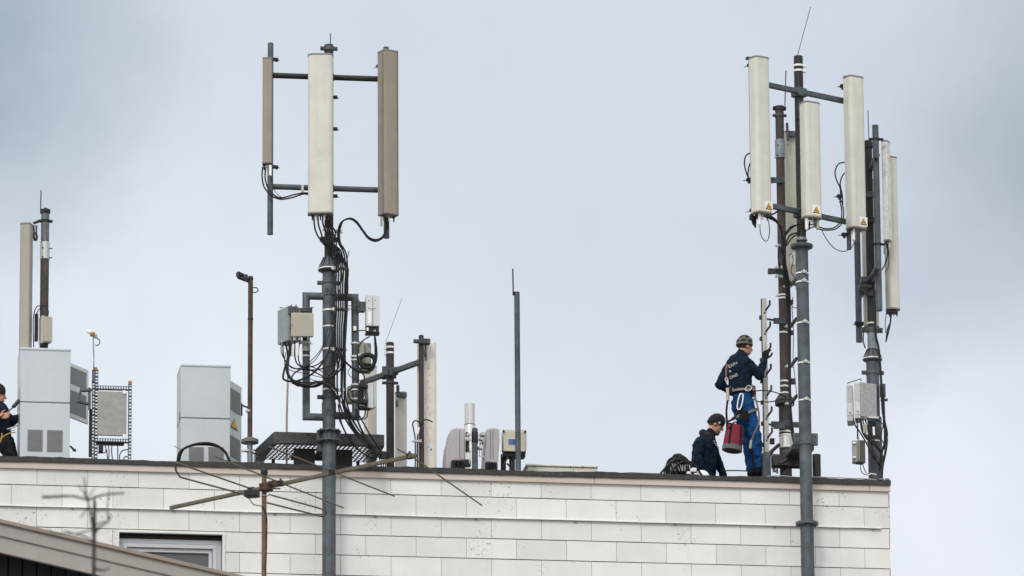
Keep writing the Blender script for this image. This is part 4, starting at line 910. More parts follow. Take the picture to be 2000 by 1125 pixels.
# ================================================================== centre group
ch = P(917.5, 815, 2.2); ct = thing('chimney_flue', 'shiny stainless steel flue pipe behind the grey housings', 'flue', (ch.x, 2.2, ROOFZ))
STAIN = mat('stainless_steel', (.66, .66, .64), .38, .5, .03, 2)
MB().cyl((ch.x, 2.2, P(917, 832, 2.2).z), (ch.x, 2.2, P(917, 789, 2.2).z), W(10.8), n=32).build('upper_pipe', STAIN, ct)
MB().lathe([(W(12), 0), (W(12), P(917, 835, 2.2).z-ROOFZ), (W(10.9), P(917, 831, 2.2).z-ROOFZ)], (ch.x, 2.2, ROOFZ), 32).build('lower_pipe', STAIN, ct)
MB().lathe([(W(11), 0), (W(11.6), .003), (W(11.6), .014), (W(11), .017)], (ch.x, 2.2, P(917, 831, 2.2).z), 32).build('joint_band', BOXG, ct)
def shell(label, poly, d, dep, dark):
    t = thing('antenna_shroud', label, 'antenna', P(sum(p[0] for p in poly)/len(poly), 900, d+.15)); t.location.z = ROOFZ
    pts = [P(x, y, d) for x, y in poly]; MB().prism(pts, (0, dep, 0), True).build('shell', LILAC, t, bevel=.025, seg=4)
    x0, x1, y0 = dark; q0_ = P(x0, y0, d); q1_ = P(x1, y0, d)
    MB().box(((q0_.x+q1_.x)/2, d+.1, (q0_.z+ROOFZ)/2), q1_.x-q0_.x, .28, q0_.z-ROOFZ-.004).build('foot_opening', BLACKM, t, bevel=.012)
    b = MB()
    for k in range(3): x = q0_.x+(q1_.x-q0_.x)*(.25+.25*k); b.cyl((x, d-.05, q0_.z-.02), (x+.02*(k-1), d-.02, ROOFZ), .022, n=10)
    b.build('cable_stub', BLACK, t); return t
s1 = shell('larger warm grey antenna housing left of the flue, dark at its foot', [(869, 922), (870, 890), (872, 870), (875, 862), (878, 845), (882, 837), (890, 834.5), (908, 836), (909, 870), (909, 900), (904, 899), (888, 900), (884, 905), (880, 922)], .55, .3, (881, 908, 899))
s2 = shell('narrower warm grey antenna housing right of the flue, dark at its foot', [(944, 922), (946, 895), (950, 850), (951, 837), (962, 835.5), (975, 837), (976, 860), (974, 885), (972, 922), (968, 922), (967, 903), (950, 902), (948, 922)], .6, .3, (947, 970, 903))
for t_, x in ((s1, 898), (s2, 963), (s2, 958)):
    q = P(x, 868, .545 if t_ is s1 else .595); MB().box(q, .004, .006, W(60)).build('seam', SEAM, t_)
tp3, a, c = pole('stub_pole', 'short dark round topped pole between the two warm grey housings', 927.5, 880, 839, .5, 12, STEEL)
MB().lathe([(W(6), 0), (W(6.8), .01), (W(6.8), .12), (W(6.2), .15), (W(3), .165)], P(927.5, 866, .5), 20).build('sleeve', BLACKM, tp3)
b = MB()
for x, y in ((914, 850), (914, 860), (941, 849), (940, 858), (938, 875)): b.box(P(x, y, .55), W(8), .08, W(5), .2)
for x0_, y0_, x1_, y1_ in ((915, 845, 917, 880), (910, 885, 920, 882), (938, 850, 936, 890), (935, 890, 946, 892), (918, 880, 917, 905), (940, 862, 941, 895)): b.bar(P(x0_, y0_, .56), P(x1_, y1_, .56), .012, .012)
b.build('mount_bracket', SILVER, tp3, bevel=.002)
b = MB()
for x, y, w_, h_ in ((912, 848, 6, 6), (913, 872, 7, 22), (942, 850, 7, 9), (941, 866, 5, 5), (913, 905, 12, 14)): b.box(P(x, y, .62), W(w_), .08, W(h_))
b.build('mount_block', BLACKM, tp3, bevel=.006)
jb = thing('junction_box', 'pale beige box with a blue label behind the thin centre pole', 'box', P(1004, 905, .85)); jb.location.z = ROOFZ
MB().box(P(1004, 862, .75), W(48), .16, W(43)).build('housing', BEIGEL, jb, bevel=.008); MB().box(P(1005, 862, .66), W(46), .02, W(43)).build('lid', BEIGEL, jb, bevel=.008)
for x, y in ((983.5, 842), (1026, 843), (983, 883), (1025.5, 884)): MB().cyl(P(x, y, .66), P(x, y, .62), .014, n=12).build('corner_screw', BLACKM, jb)
MB().box(P(1001, 863, .648), W(20), .003, W(15)).build('label_plate', WHITE, jb); MB().box(P(1001, 863, .645), W(17.5), .003, W(12.5)).build('label_print', BLUE, jb)
b = MB()
for k in range(5): b.box(P(999-(k % 2)*1.5, 858.5+k*2.1, .643), W(11-(k*3) % 5), .001, W(.5))
b.build('label_text', mat('faded_white_print', (.35, .4, .6), .6), jb)
MB().box(P(1003, 890, .78), W(46), .14, W(10)).build('base', BLACKM, jb, bevel=.006)
b = MB(); b.cyl(P(983, 888, .85), V((P(983, 888, .85).x, .85, ROOFZ)), W(5.5), n=16); b.cyl(P(1000, 890, .8), V((P(1000, 890, .8).x, .8, ROOFZ)), W(6), n=16); b.build('leg', DARK, jb)
for i, pts in enumerate(([(993, 893), (986, 903), (984, 915), (986, 925)], [(1000, 893), (1003, 905), (1001, 925)], [(990, 905), (996, 912), (997, 925)])): cable(pts, .62, 1.8, parent=jb, name='lead')
a, c = vline(1010.5, 700, .28, 571, None); th = thing('thin_pole', 'plain galvanised pole with a short rod on top at centre', 'pole', c)
MB().cyl(c, a, W(5.7), n=24).build('shaft', STEELL if False else STEEL, th); MB().lathe([(W(5.7), 0), (W(5.2), .006)], a, 20).build('cap', STEELL, th)
MB().bar(P(1002.5, 577, .26), P(1001.5, 525, .26), .016, .012).bar(P(1003, 570, .26), P(1005, 577, .27), .012, .04).build('rod', DARK, th)
MB().lathe([(W(6), 0), (W(6.6), .004), (W(6.6), .07), (W(6), .074)], c, 20).build('foot_sleeve', STEELL, th)
MB().cyl(P(1011, 573.5, .28-W(5.9)), P(1011, 573.5, .28-W(5.5)), .006, n=8).build('hole', BLK, th)
zsk = P(1100, 910, 1.0).z; x0, x1 = P(1027, 915, 1.0).x, P(1168, 918, 1.0).x
sk = thing('roof_hatch', 'low cream roof hatch behind the edge at centre right', 'roof hatch', ((x0+x1)/2, 1.3, ROOFZ))
MB().hexa([(x0-.0, 1.0, ROOFZ), (x1, 1.0, ROOFZ), (x1, 1.8, ROOFZ), (x0, 1.8, ROOFZ), (x0+.03, 1.0, zsk-.02), (x1-.005, 1.0, zsk-.02), (x1-.005, 1.8, zsk-.02), (x0+.03, 1.8, zsk-.02)]).build('upstand', CREAM, sk, bevel=.004)
MB().box(((x0+x1)/2, 1.4, zsk), x1-x0, .84, .028).build('lid', mat('cream_lid', (.66, .63, .56), .6), sk, bevel=.008)
MB().box((x0+(x1-x0)*.66, .998, (ROOFZ+zsk)/2-.01), .004, .006, zsk-ROOFZ-.04).build('joint', JOINT, sk)
for x in (1045, 1114, 1138): MB().cyl(P(x, 911.5, .97), P(x, 911.5, .985), .008, n=8).build('screw', BLK, sk)

# ================================================================== RIGHT GROUP: brown mast
BD = .75; bx = P(1528.5, 560, BD).x; bz = lambda y: P(1528, y, BD).z
bm_ = thing('antenna_mast', 'brown mast with a grey sleeve and ladder beside the standing worker', 'mast', (bx, BD, ROOFZ))
MB().cyl((bx, BD, bz(790)), (bx, BD, bz(300)), W(8.9)).build('middle_pole', BROWN, bm_); MB().cyl((bx, BD, bz(300)), (bx, BD, bz(208)), W(8.9)).build('upper_pole', CHOC, bm_)
MB().cyl((bx, BD, ROOFZ), (bx, BD, bz(790)), W(12.5)).build('lower_pole', CHOC, bm_)
MB().lathe([(W(9), 0), (W(10.8), .004), (W(10.8), W(40)), (W(9), W(40)+.004)], (bx, BD, bz(310)), 28).build('sleeve', STEELL, bm_)
collar(bm_, bx, BD, bz(212), W(9), W(9), earw=.03, m=DARK); collar(bm_, bx, BD, bz(226), W(9), W(6), earw=.035)
for x, y in ((1519, 283), (1518, 303), (1539, 283)): MB().cyl(P(x, y, BD-W(11)), P(x, y, BD-W(9)), .009, n=8).build('bolt', BLACKM, bm_)
MB().cyl(P(1533, 207, BD-.05), P(1535, 138, BD-.05), .008, n=8).build('lightning_rod', STEEL, bm_)
for y, x in ((352, 1520), (530, 1516)): MB().box(P(x-2, y, BD-.07), W(30), .02, W(12)).box(P(x-12, y, BD-.04), W(8), .08, W(10)).cyl(P(x+6, y-2, BD-.09), P(x+6, y-2, BD-.11), .009, n=8).build('bracket', STEEL, bm_, bevel=.003)
for y in (577, 583, 650, 745, 755, 768, 844): ring_band(bm_, bx, BD, bz(y), W(9.1 if y < 790 else 12.7), .024, ears=-1 if y in (577,) else 0)
flange(bm_, bx, BD, bz(787), W(9), W(20), .06, CHOC, 12); MB().lathe([(W(20), 0), (W(21), .01), (W(13), .09), (W(9), .1)], (bx, BD, bz(785)), 28).build('hood', CHOC, bm_)
MB().lathe([(W(12.7), 0), (W(14.6), .006), (W(14.6), .16), (W(12.7), .17)], (bx+.01, BD, bz(877)), 28).build('chrome_sleeve', STAIN, bm_)
for y in (851, 874): ring_band(bm_, bx+.01, BD, bz(y), W(14.7), .022)
collar(bm_, bx, BD, bz(829), W(12.8), W(13), earw=.10)
for y in (480, 523, 540): clampblock(bm_, 1523, y, BD-.12, 18, 4.5)
for y in (560, 638, 716, 789): clampblock(bm_, 1541-(3 if y == 560 else 0), y, BD-.22, 15, 4); 
for y in (557, 636, 714, 787): MB().bar(P(1545, y, .4), P(1556, y-14, .05), .03, .035).build('stand_off', BLACKM, bm_)
panel(1545, 400, 258, 555, BD+.3, 26, .11, rad(14), 'cream panel antenna half hidden between the brown mast and main right mast', CREAMD, conn=2, flat=.5)
MB().box(P(1548, 505, BD+.235), W(11), .003, W(26)).build('sticker', WHITE, label='white paper label on the half hidden cream panel', cat='label')
MB().box(P(1546.5, 262, BD+.2), W(22), .06, W(12)).bar(P(1537, 240, BD+.1), P(1539, 275, BD+.1), .03, .03).build('panel_bracket', STEEL, bm_, bevel=.003)
# ladder rail
ld = thing('ladder_rail', 'pale single rail climbing ladder with hooked steps before the brown mast', 'ladder', P(1497, 880, .55))
LD_ = .5; a, c = vline(1495, 740, LD_, 583, 884); xr0 = a.x
MB().box((xr0, LD_, (a.z+c.z)/2), W(9.5), .03, a.z-c.z).build('rail', mat('pale_ladder_steel', (.50, .48, .45), .5, .2, .1, 8, .3, dirt=(.3, .27, .23)), ld, bevel=.002)
MB().box((xr0-W(5.2), LD_+.02, (a.z+c.z)/2), .008, .05, a.z-c.z).build('rail_flange', DARK, ld)
for k in range(8):
    z = zat(1495, 600+41.4*k, LD_)
    MB().tube([(xr0+W(2), LD_-.02, z-.05), (xr0+W(10), LD_-.06, z+.02), (xr0+W(10), LD_-.06, z+.075)], W(2.2), 6).build('step', CHOC, ld)
    MB().box((xr0-W(7), LD_+.03, z-.13), W(5), .06, W(7)).build('step_stub', CHOC, ld)
    MB().box((xr0+.0, LD_-.0155, z-.08), .02, .004, .026).build('slot', BLK, ld)
for y in (623, 828): MB().bar(P(1497, y, LD_), P(1516, y+3, BD-.05), .02, .025).box(P(1522, y+4, BD-.12), W(24), .03, W(12)).build('stay', STEEL, ld, bevel=.003)
MB().bar(P(1503, 885, .5), P(1522, 868, .7), .03, .035).box(P(1508, 862, .55), W(9), .06, W(11)).build('foot_stay', DARK, ld)
# base frame
bf = thing('base_frame', 'heavy dark steel box frame carrying the right masts', 'steel frame', P(1545, 925, .5)); bf.location.z = ROOFZ
pzt = zat(1498, 884, .28)
MB().cbox(V((P(1490.5, 900, .25).x, .25, 0)), 0, W(16), .16, ROOFZ, pzt).build('post', HG2, bf, bevel=.006)
q0_ = zat(1530, 887, .28); q1_ = zat(1530, 909, .28); MB().box(((P(1507, 900, .3).x+P(1588, 900, .3).x)/2, .36, (q0_+q1_)/2), W(80), .16, q0_-q1_).build('beam', CHOC, bf, bevel=.006)
MB().cyl((P(1595, 910, .4).x, .4, ROOFZ), (P(1595, 910, .4).x, .4, zat(1595, 888, .4)), W(8.5), n=20).build('post', CHOC, bf, bevel=.004)
MB().box((P(1545, 900, .9).x, .9, ROOFZ+.11), W(60), .18, .2).build('rear_beam', CHOC, bf)
b = MB(); b.prism([P(1521, 904, .26), P(1562, 874, .26), P(1564, 880, .26), P(1526, 905, .26)], (0, .02, 0)); b.prism([P(1522, 884, .5), P(1548, 872, .5), P(1548, 884, .5)], (0, .02, 0)); b.build('gusset', HG2, bf)
b = MB().box((P(1515, 930, .2).x, .2, ROOFZ+.01), W(70), .4, .02); b.prism([(P(1490, 920, .16).x, .16, ROOFZ+.02), (P(1535, 920, .16).x, .16, ROOFZ+.02), (P(1505, 920, .16).x, .16, ROOFZ+.06)], (0, .05, 0)); b.build('base_plate', HG2, bf, bevel=.003)
b = MB()
for x, y, w_, h_ in ((1511, 914, 7, 5), (1513, 920, 8, 4), (1518, 918, 3, 14)): b.box(P(x, y, .5), W(w_), .05, W(h_))
b.build('bright_fitting', BAND, bf)
# main right mast
RD_ = -.35; rx = P(1571.5, 780, RD_).x; rz = lambda y: P(1570, y, RD_).z
rm = thing('antenna_mast', 'tall grey main mast at right passing in front of the building', 'mast', (rx, RD_, 0))
MB().cyl((rx, RD_, 0), (rx, RD_, rz(1025)), W(13.6)).build('lower_pole', STEEL, rm); MB().cyl((rx, RD_, rz(1025)), (rx, RD_, rz(478)), W(12.7)).build('middle_pole', STEEL, rm)
MB().cyl((rx, RD_, rz(478)), (rx, RD_, rz(112)), W(9.3)).build('upper_pole', DARK, rm)
MB().lathe([(W(9.3), 0), (W(8.6), .012), (W(5), .018)], (rx, RD_, rz(112)), 24).build('cap', DARK, rm)
MB().lathe([(W(12.7), -.035), (W(22), -.018), (W(23), .004), (W(22.5), .022), (W(17), .03), (W(9.5), .035)], (rx, RD_, rz(482)), 32).build('flange', STEEL, rm, bevel=.002)
flange(rm, rx, RD_, rz(1023), W(12), W(23), .035); 
MB().lathe([(W(9.5), 0), (W(12), .01), (W(12), .012), (W(9.5), .05)], (rx, RD_, rz(472)), 24).build('weld', STEELL, rm)
for y in (129, 139): ring_band(rm, rx, RD_, rz(y), W(9.5), .028, ears=1)
for y in (535, 552, 632, 710, 783):
    ring_band(rm, rx, RD_, rz(y), W(12.9), .02); MB().box((rx+W(1), RD_-W(13.8), rz(y)+.01), .07, .02, .018).box((rx+W(1), RD_-W(14.5), rz(y)+.01), .022, .03, .045).build('strap_lock', SILVER, rm, bevel=.002)
MB().cyl((rx-W(3), RD_-.04, rz(112)), P(1583, 14, RD_), .0045, n=6).build('whip', DARK, rm)
b = MB().lathe([(W(13), 0), (W(14.5), .003), (W(14.5), W(24)), (W(13), W(24)+.003)], (rx, RD_, rz(870)), 28)
for s2 in (-1, 1): b.box((rx+s2*W(19), RD_+.012, rz(858)), W(12), .03, W(24)); b.box((rx+s2*W(19), RD_-.022, rz(858)), W(12), .012, W(24))
for s2 in (-1, 1):
    for y in (852, 864): b.cyl((rx+s2*W(19), RD_-.045, rz(y)), (rx+s2*W(19), RD_+.05, rz(y)), .012, n=8)
b.box((rx, RD_+.4, rz(866)), W(46), .45, .06); b.build('wall_clamp', STEEL, rm, bevel=.003)
for y, ya, yb in ((182, 168, 199), (417, 403, 434)):
    zc = rz(y); e0 = PZ(1500, ya-2, zc); e1 = PZ(1656, yb, zc)
    off = V((0, (RD_-.0) - (e0.y+(e1.y-e0.y)*((rx-e0.x)/(e1.x-e0.x))) - W(13), 0))
    MB().bar(e0+off*0, e1+off*0, W(9), W(10)).build('cross_arm', STEELL if False else STEEL, rm, bevel=.003)
    MB().box((rx, RD_-.0, zc), W(23), W(24), W(18), rad(35)).build('arm_clamp', STEEL, rm, bevel=.005)
RG = 'three cream panels with warning signs on the right mast'
zc = rz(182); dA = PZ(1486, 166, zc).y; dC = PZ(1656, 199, zc).y
pa = panel(1486, 264, 113, 418, dA-.16, 37, .15, rad(24), 'left cream panel of the right mast, highest, with warning sign', sticker=(.22, .09, .12), ret=-.2, group=RG, flat=.5, brackets=(.04, .97), conn=3)
pb = panel(1584.5, 312, 201, 427, RD_-.27, 38, .14, rad(20), 'shorter cream panel in front of the right mast with warning sign', sticker=(.08, .10, .12), ret=-.36, group=RG, flat=.5, brackets=(.1, .9), conn=3)
pc = panel(1671, 300, 151, 448, dC-.16, 38, .15, rad(24), 'right cream panel of the right mast with warning sign and lowest bottom', sticker=(.2, .09, .12), ret=-.25, group=RG, flat=.5, conn=2)
a, c = vline(1466.5, 270, dA, 118, 410); MB().cyl(c, a, W(2.5), n=12).build('antenna_pole', DARK, rm)
a, c = vline(1655, 320, dC, 149, 487); MB().cyl(c, a, W(4.8), n=16).build('antenna_pole', STEEL, rm)
MB().box(P(1469, 115, dA), W(26), .06, W(5), .3).build('top_bracket', DARK, rm, bevel=.003)
for x, y, dd in ((1463, 351, dA), (1646, 168, dC), (1640, 383, dC), (1649, 458, dC)):
    q = P(x, y, dd-.02); MB().box(q, W(11), .06, W(6), .1).cyl(q+V((-.08, -.02, -.02)), q+V((.03, 0, .0)), .006, n=6).box(q+V((0, 0, -.03)), W(5), .05, W(5)).build('pole_clamp', BLACKM, rm, bevel=.003)
MB().prism([P(1467, 425, dA), P(1478, 418, dA), P(1477, 445, dA), P(1470, 436, dA)], (0, .04, 0)).box(P(1468, 424, dA-.02), W(8), .08, W(10)).build('tilt_bracket', DARK, rm, bevel=.003)
MB().box(P(1597, 438, RD_-.25), W(5), .05, W(22)).box(P(1593, 434, RD_-.2), W(8), .06, W(9)).build('hinge_bracket', BEIGE, rm, bevel=.003)
gr = 'black cables gathered under the right mast panels'
rc = [[(1488, 421), (1500, 425), (1515, 432), (1524, 445), (1527, 465), (1528, 490), (1535, 520), (1540, 548), (1543, 600), (1543, 700), (1544, 790), (1550, 850), (1556, 880), (1545, 905), (1525, 922)],
      [(1494, 419), (1508, 424), (1520, 436), (1528, 455), (1530, 485), (1530, 520), (1538, 550), (1540, 640), (1542, 760), (1546, 840), (1553, 885), (1535, 912)],
      [(1556, 440), (1545, 443), (1535, 455), (1531, 475), (1533, 510), (1538, 540), (1546, 556)],
      [(1582, 432), (1578, 448), (1560, 454), (1543, 460), (1534, 480), (1533, 500), (1531, 530), (1537, 560)],
      [(1640, 392), (1644, 410), (1642, 432), (1628, 445), (1608, 446), (1588, 439), (1565, 438), (1548, 444), (1534, 460)],
      [(1644, 392), (1648, 415), (1644, 436), (1630, 448), (1606, 449), (1590, 443), (1575, 450), (1550, 462), (1536, 480)],
      [(1498, 421), (1510, 418), (1520, 412), (1526, 410)],
      [(1523, 480), (1520, 500), (1524, 525), (1533, 550), (1537, 600)]]
for i, pts in enumerate(rc): cable([(x, y, (-.45 if y < 450 else .0 if y < 480 else .45)) for x, y in pts], 0, (2.2, 2.2, 1.8, 1.8, 1.4, 1.4, 1.8, 1.5)[i], 'black cable '+['from the left cream panel, outer of two','from the left cream panel, inner of two','short and bent left of the right mast flange','from the middle cream panel curving to the brown mast','in the lower sagging pair, upper one','in the lower sagging pair, lower one','short and stiff between left panel and lower cross arm','bowed out on the left of the brown mast'][i], gr)
cable([(1484, 441), (1486, 458), (1493, 470), (1500, 468), (1503, 450), (1501, 430)], -.6, .9, 'thin black loop hanging under the left panel of the right mast', 'thin sensor leads on the right mast')
cable([(1604, 448), (1615, 468), (1630, 485), (1648, 491), (1663, 484), (1668, 474)], -.4, .9, 'thin black lead sagging from middle to right panel of the right mast', 'thin sensor leads on the right mast')
cable([(1467, 298), (1457, 304), (1454, 320), (1458, 338), (1463, 350)], dA-.05, 1.5, 'black cable bowing out left of the left cream panel', 'bowed cables beside right mast panels')
cable([(1467, 315), (1463, 325), (1461, 340), (1463, 350)], dA-.05, 1.5, 'short inner cable left of the left cream panel', 'bowed cables beside right mast panels')
cable([(1651, 317), (1638, 320), (1631, 335), (1634, 352), (1641, 368), (1642, 395)], dC-.05, 1.4, 'black cable bowing out left of the right cream panel', 'bowed cables beside right mast panels')
cable([(1651, 337), (1645, 344), (1641, 360), (1645, 380), (1646, 400)], dC-.05, 1.4, 'short inner cable left of the right cream panel', 'bowed cables beside right mast panels')
cable([(1541, 500), (1546, 495), (1549, 510), (1545, 530), (1551, 540), (1557, 545)], .2, .8, 'thin black wire curling between the brown and main right masts', None)
cable([(1548, 580), (1547, 600), (1550, 650), (1549, 700), (1553, 740), (1556, 770)], .2, .8, 'thin black wire hanging between brown mast and main right mast', None)
cable([(1543, 590), (1549, 600), (1556, 601)], .2, .8, 'short thin wire bridging the brown and main masts', None)
for x, y in ((1547, 590), (1547, 650)): MB().box(P(x, y, .45), W(4), .04, W(9)).build('lead_clip', BROWN, bm_)
MB().box(P(1549, 745, .5), W(9), .06, W(11)).build('cable_box', CHOC, bm_)
cable([(1470, 765, .4), (1482, 763, .3), (1500, 763, .3), (1522, 769, .5), (1535, 776, .6)], .4, 1.2, 'black rope from the standing worker to the brown mast, upper', 'safety ropes by the ladder', name='rope', cat='rope')
cable([(1470, 778, .4), (1480, 784, .35), (1500, 785, .3), (1515, 783, .5)], .4, 1.2, 'black rope from the standing worker to the brown mast, lower', 'safety ropes by the ladder', name='rope', cat='rope')

# ================================================================== rightmost mast
QD = .6; qx = P(1701, 560, QD).x; qz = lambda y: P(1702, y, QD).z
qm = thing('antenna_mast', 'dark mast at the far right corner with two side poles', 'mast', (qx, QD, ROOFZ))
MB().cyl((qx, QD, qz(690)), (qx, QD, qz(276)), W(8.6)).build('upper_pole', DARK, qm)
MB().cyl((qx+.0, QD, qz(835)), (qx, QD, qz(700)), W(13.2)).build('middle_pole', STEEL, qm); MB().cyl((qx+.01, QD, ROOFZ), (qx+.01, QD, qz(815)), W(15), n=8).build('lower_pole', STEELL if False else STEEL, qm)
cone_joint(qm, qx, QD, qz(702), qz(682), W(9), W(13), W(20)); MB().cyl((qx, QD, qz(690)), (qx, QD, qz(645)), W(9.6)).build('lower_sleeve', STEELL, qm)
collar(qm, qx, QD, qz(645), W(9.6), W(12), earw=.08); collar(qm, qx, QD, qz(728), W(13.4), W(9), earw=.06); collar(qm, qx, QD, qz(284), W(8.8), W(13), earw=.03, m=DARK)
for y in (632, 863): ring_band(qm, qx, QD, qz(y), W(9.0 if y < 700 else 14.5), .02)
MB().cyl((qx+.005, QD-.05, qz(280)), (qx+.0, QD-.05, qz(218)), .006, n=8).build('lightning_rod', STEEL, qm)
for y in (430, 573, 380): MB().box(P(1701, y, QD-.06), W(24), .04, W(12)).build('bracket', STEEL if y != 430 else DARK, qm, bevel=.003)
a, c = vline(1713.5, 430, .12, 245, 607); MB().cyl(c, a, W(6.6), n=20).build('front_side_pole', STEEL, qm)
a, c = vline(1676, 560, 1.0, 300, 668); MB().cyl(c, a, W(6.6), n=20).build('rear_side_pole', STEEL, qm)
for za, x0_, y0_, x1_, y1_ in ((0, 1690, 352, 1713, 303), (1, 1678, 581, 1716, 520)):
    zc = P((x0_+x1_)/2, (y0_+y1_)/2, .56).z; MB().cyl(PZ(x0_, y0_, zc), PZ(x1_, y1_, zc), W(6), n=16).build('cross_pipe', STEEL, qm)
MB().box(P(1695, 548, .5), W(30), .12, W(12)).box(P(1690, 560, .45), W(26), .1, W(6)).cyl(P(1674, 566, .4), P(1694, 564, .4), .006, n=6).build('pipe_clamp', STEEL, qm, bevel=.004)
collar(qm, P(1711.5, 272, .12).x, .12, P(1711, 272, .12).z, W(6.8), W(5), earw=.05, m=DARK); collar(qm, P(1715, 477, .12).x, .12, P(1715, 477, .12).z, W(6.8), W(5), earw=.05, m=DARK)
MB().box(P(1678, 632, .95), W(18), .06, W(7), .1).cyl(P(1666, 633, .9), P(1676, 632, .9), .006, n=6).build('pole_clamp', DARK, qm, bevel=.003)
panel(1700, 500, 352, 640, 1.05, 30, .10, rad(10), 'slim cream panel antenna mostly hidden behind the far right mast', CREAMD, conn=2, rail=False)
panel(1731.5, 375, 276, 472, .25, 13, .10, rad(-35), 'narrow whitish panel edge at the far right, upper one', mat('chalky_white', (.62, .62, .60), .6, 0, .2, 20, .3, .2), conn=2, flat=.85, rail=False)
pg = panel(1742, 460, 308, 606, .5, 24, .14, rad(18), 'long cream panel antenna at the far right, outermost one', CREAM, conn=3, flat=.45)
MB().box(P(1742, 609, .5), W(22), .1, W(8)).build('connector_plate', DARK, pg, bevel=.004)
MB().cyl(P(1728, 478, .2), P(1728, 496, .2), W(2.6), n=12).build('tilt_motor', BOXG, qm)
for i, pts in enumerate(([(1732, 476), (1734, 495), (1729, 515), (1722, 528)], [(1734, 476), (1736, 500), (1735, 520), (1728, 532)], [(1736, 612), (1740, 625), (1733, 645), (1731, 665)], [(1741, 612), (1739, 630), (1735, 650), (1730, 668)], [(1731, 612), (1729, 630), (1730, 650)], [(1706, 555), (1709, 600), (1710, 650), (1716, 680), (1719, 712), (1722, 760), (1724, 800), (1728, 830), (1728, 865), (1722, 885), (1718, 920)], [(1720, 740), (1726, 780), (1728, 820), (1733, 850), (1724, 880)], [(1687, 640), (1686, 665), (1690, 680)])):
    cable(pts, .38 if i < 5 else .4, (1.3, .9, 1.5, 1.5, .8, 2.6, 1.8, 1.4)[i], ('thicker cable curling from the narrow white panel edge', 'thin cable curling from the narrow white panel edge', 'left cable hanging out of the outermost right panel', 'right cable hanging out of the outermost right panel', 'thin wire hanging out of the outermost right panel', 'thickest black cable running down the far right mast', 'black cable bowed outside the far right radio unit', 'short black cable beside the ribbed reducer at far right')[i], 'cables on the far right mast')
# radio unit far right
ra = thing('radio_unit', 'double pale grey radio unit with studded side on the far right mast', 'radio unit', P(1684, 815, .2))
c = P(1682, 780, .2); z0, z1 = zat(1682, 813, .2), zat(1682, 746, .2)
R24 = rad(22)
MB().cbox(c + Matrix.Rotation(R24, 3, 'Z') @ V((0, 0, 0)), R24, W(38), .15, z0, z1).build('studded_cover', mat('grey_cast_studs', (.34, .36, .35), .5, .1, .15, 30, .2, .7, 35), ra, bevel=.005)
Rm = Matrix.Rotation(R24, 3, 'Z')
for k, (u0, u1) in enumerate(((0.0, W(12)), (W(13), W(26)))):
    p = c + V((-W(1)-u1, .03+u0*.9, 0)); MB().cbox(p, rad(-12), u1-u0, .26, z0-.02-.02*k, z1-.012-.012*k).build('module', BOXG if False else mat('pale_radio_module', (.44, .46, .46), .5, 0, .06, 10, .15), ra, bevel=.005)
    MB().cbox(p+V((.006, -.006, 0)), rad(-12), .004+(u1-u0)*.8, .005, z0+.03, z0+.19).build('cover_plate', BOXL, ra, bevel=.002)
    for j in range(3): MB().cbox(p+V((.022, -.010, 0)), rad(-12), .03, .003, z0+.045+.012*j, z0+.05+.012*j).build('vent_slot', BLK, ra)
MB().tube([P(1656, 751, .25), P(1656, 748, .25), P(1681, 740, .25), P(1682, 744, .25)], .006, 6).build('handle', BLACKM, ra)
MB().box(P(1724, 763, .5), W(11), .05, W(28)).box(P(1727, 781, .45), W(14), .06, W(4)).build('bracket', STEEL, ra, bevel=.003)
MB().box(P(1696, 817, .3), W(40), .12, W(4)).build('connector_plate', SILVER, ra)
sbx = thing('junction_box', 'small dark hinged box low on the far right mast', 'box', P(1679, 905, .3))
c = P(1677, 880, .25); z0, z1 = zat(1677, 903, .25), zat(1677, 859, .25)
MB().cbox(c, rad(12), W(15), .12, z0, z1).build('housing', mat('dirty_dark_box', (.08, .072, .06), .6, 0, .3, 12, .4), sbx, bevel=.006)
MB().cbox(c+V((-W(13), .02, 0)), rad(-10), W(12), .12, z0+.01, z1-.005).build('door', BOXG, sbx, bevel=.005)
MB().cbox(c+V((-W(10), .012, 0)), rad(-10), W(6), .004, z0+.08, z1-.08).build('door_panel', PLATE, sbx)
for y in (865, 893): MB().box(P(1668, y, .24), W(7), .02, W(3)).build('hinge', BAND, sbx)
MB().cyl(P(1678, 858, .23), P(1678, 900, .23), .007, n=8).build('rod', BEIGE, sbx)
gq = 'black cables hanging between the far right radio unit and roof'
for i, pts in enumerate(([(1667, 816), (1670, 830), (1680, 845), (1692, 865), (1704, 890), (1716, 905), (1724, 915)], [(1674, 818), (1675, 840), (1676, 858)], [(1681, 818), (1684, 840), (1692, 855), (1706, 868), (1720, 880), (1724, 900)], [(1685, 818), (1690, 845), (1700, 858), (1710, 866), (1722, 890)], [(1690, 820), (1696, 840), (1708, 862), (1718, 880), (1725, 900)], [(1694, 816), (1710, 820), (1724, 828), (1723, 840), (1720, 860)], [(1712, 850), (1724, 862), (1728, 880), (1722, 905)], [(1681, 905), (1682, 920), (1690, 927), (1696, 925)], [(1685, 905), (1688, 916), (1692, 924)], [(1675, 830), (1675, 858)], [(1700, 862), (1706, 885), (1714, 905), (1724, 918)], [(1726, 790), (1727, 830), (1732, 856), (1730, 880), (1724, 910), (1722, 935)])):
    cable([(x, y, .3-.03*(i % 3)) for x, y in pts], .3, (1.5, 1.3, 2.4, 1.3, 1.5, 1, 1, .9, .9, 1.5, 1.1, 2.6)[i], 'cable under the far right radio unit '+['running the whole way down to the roof','from its left corner to the hinged box','thickest of the diagonal ones','bending from its middle to the right','bowing below its right half','arched outside right of the mast','low at the right edge of the mast','looping below the hinged box','short and thin under the hinged box','straight into the top of the hinged box','crossing the lower pole diagonally','thick and vertical at the right edge'][i], gq)
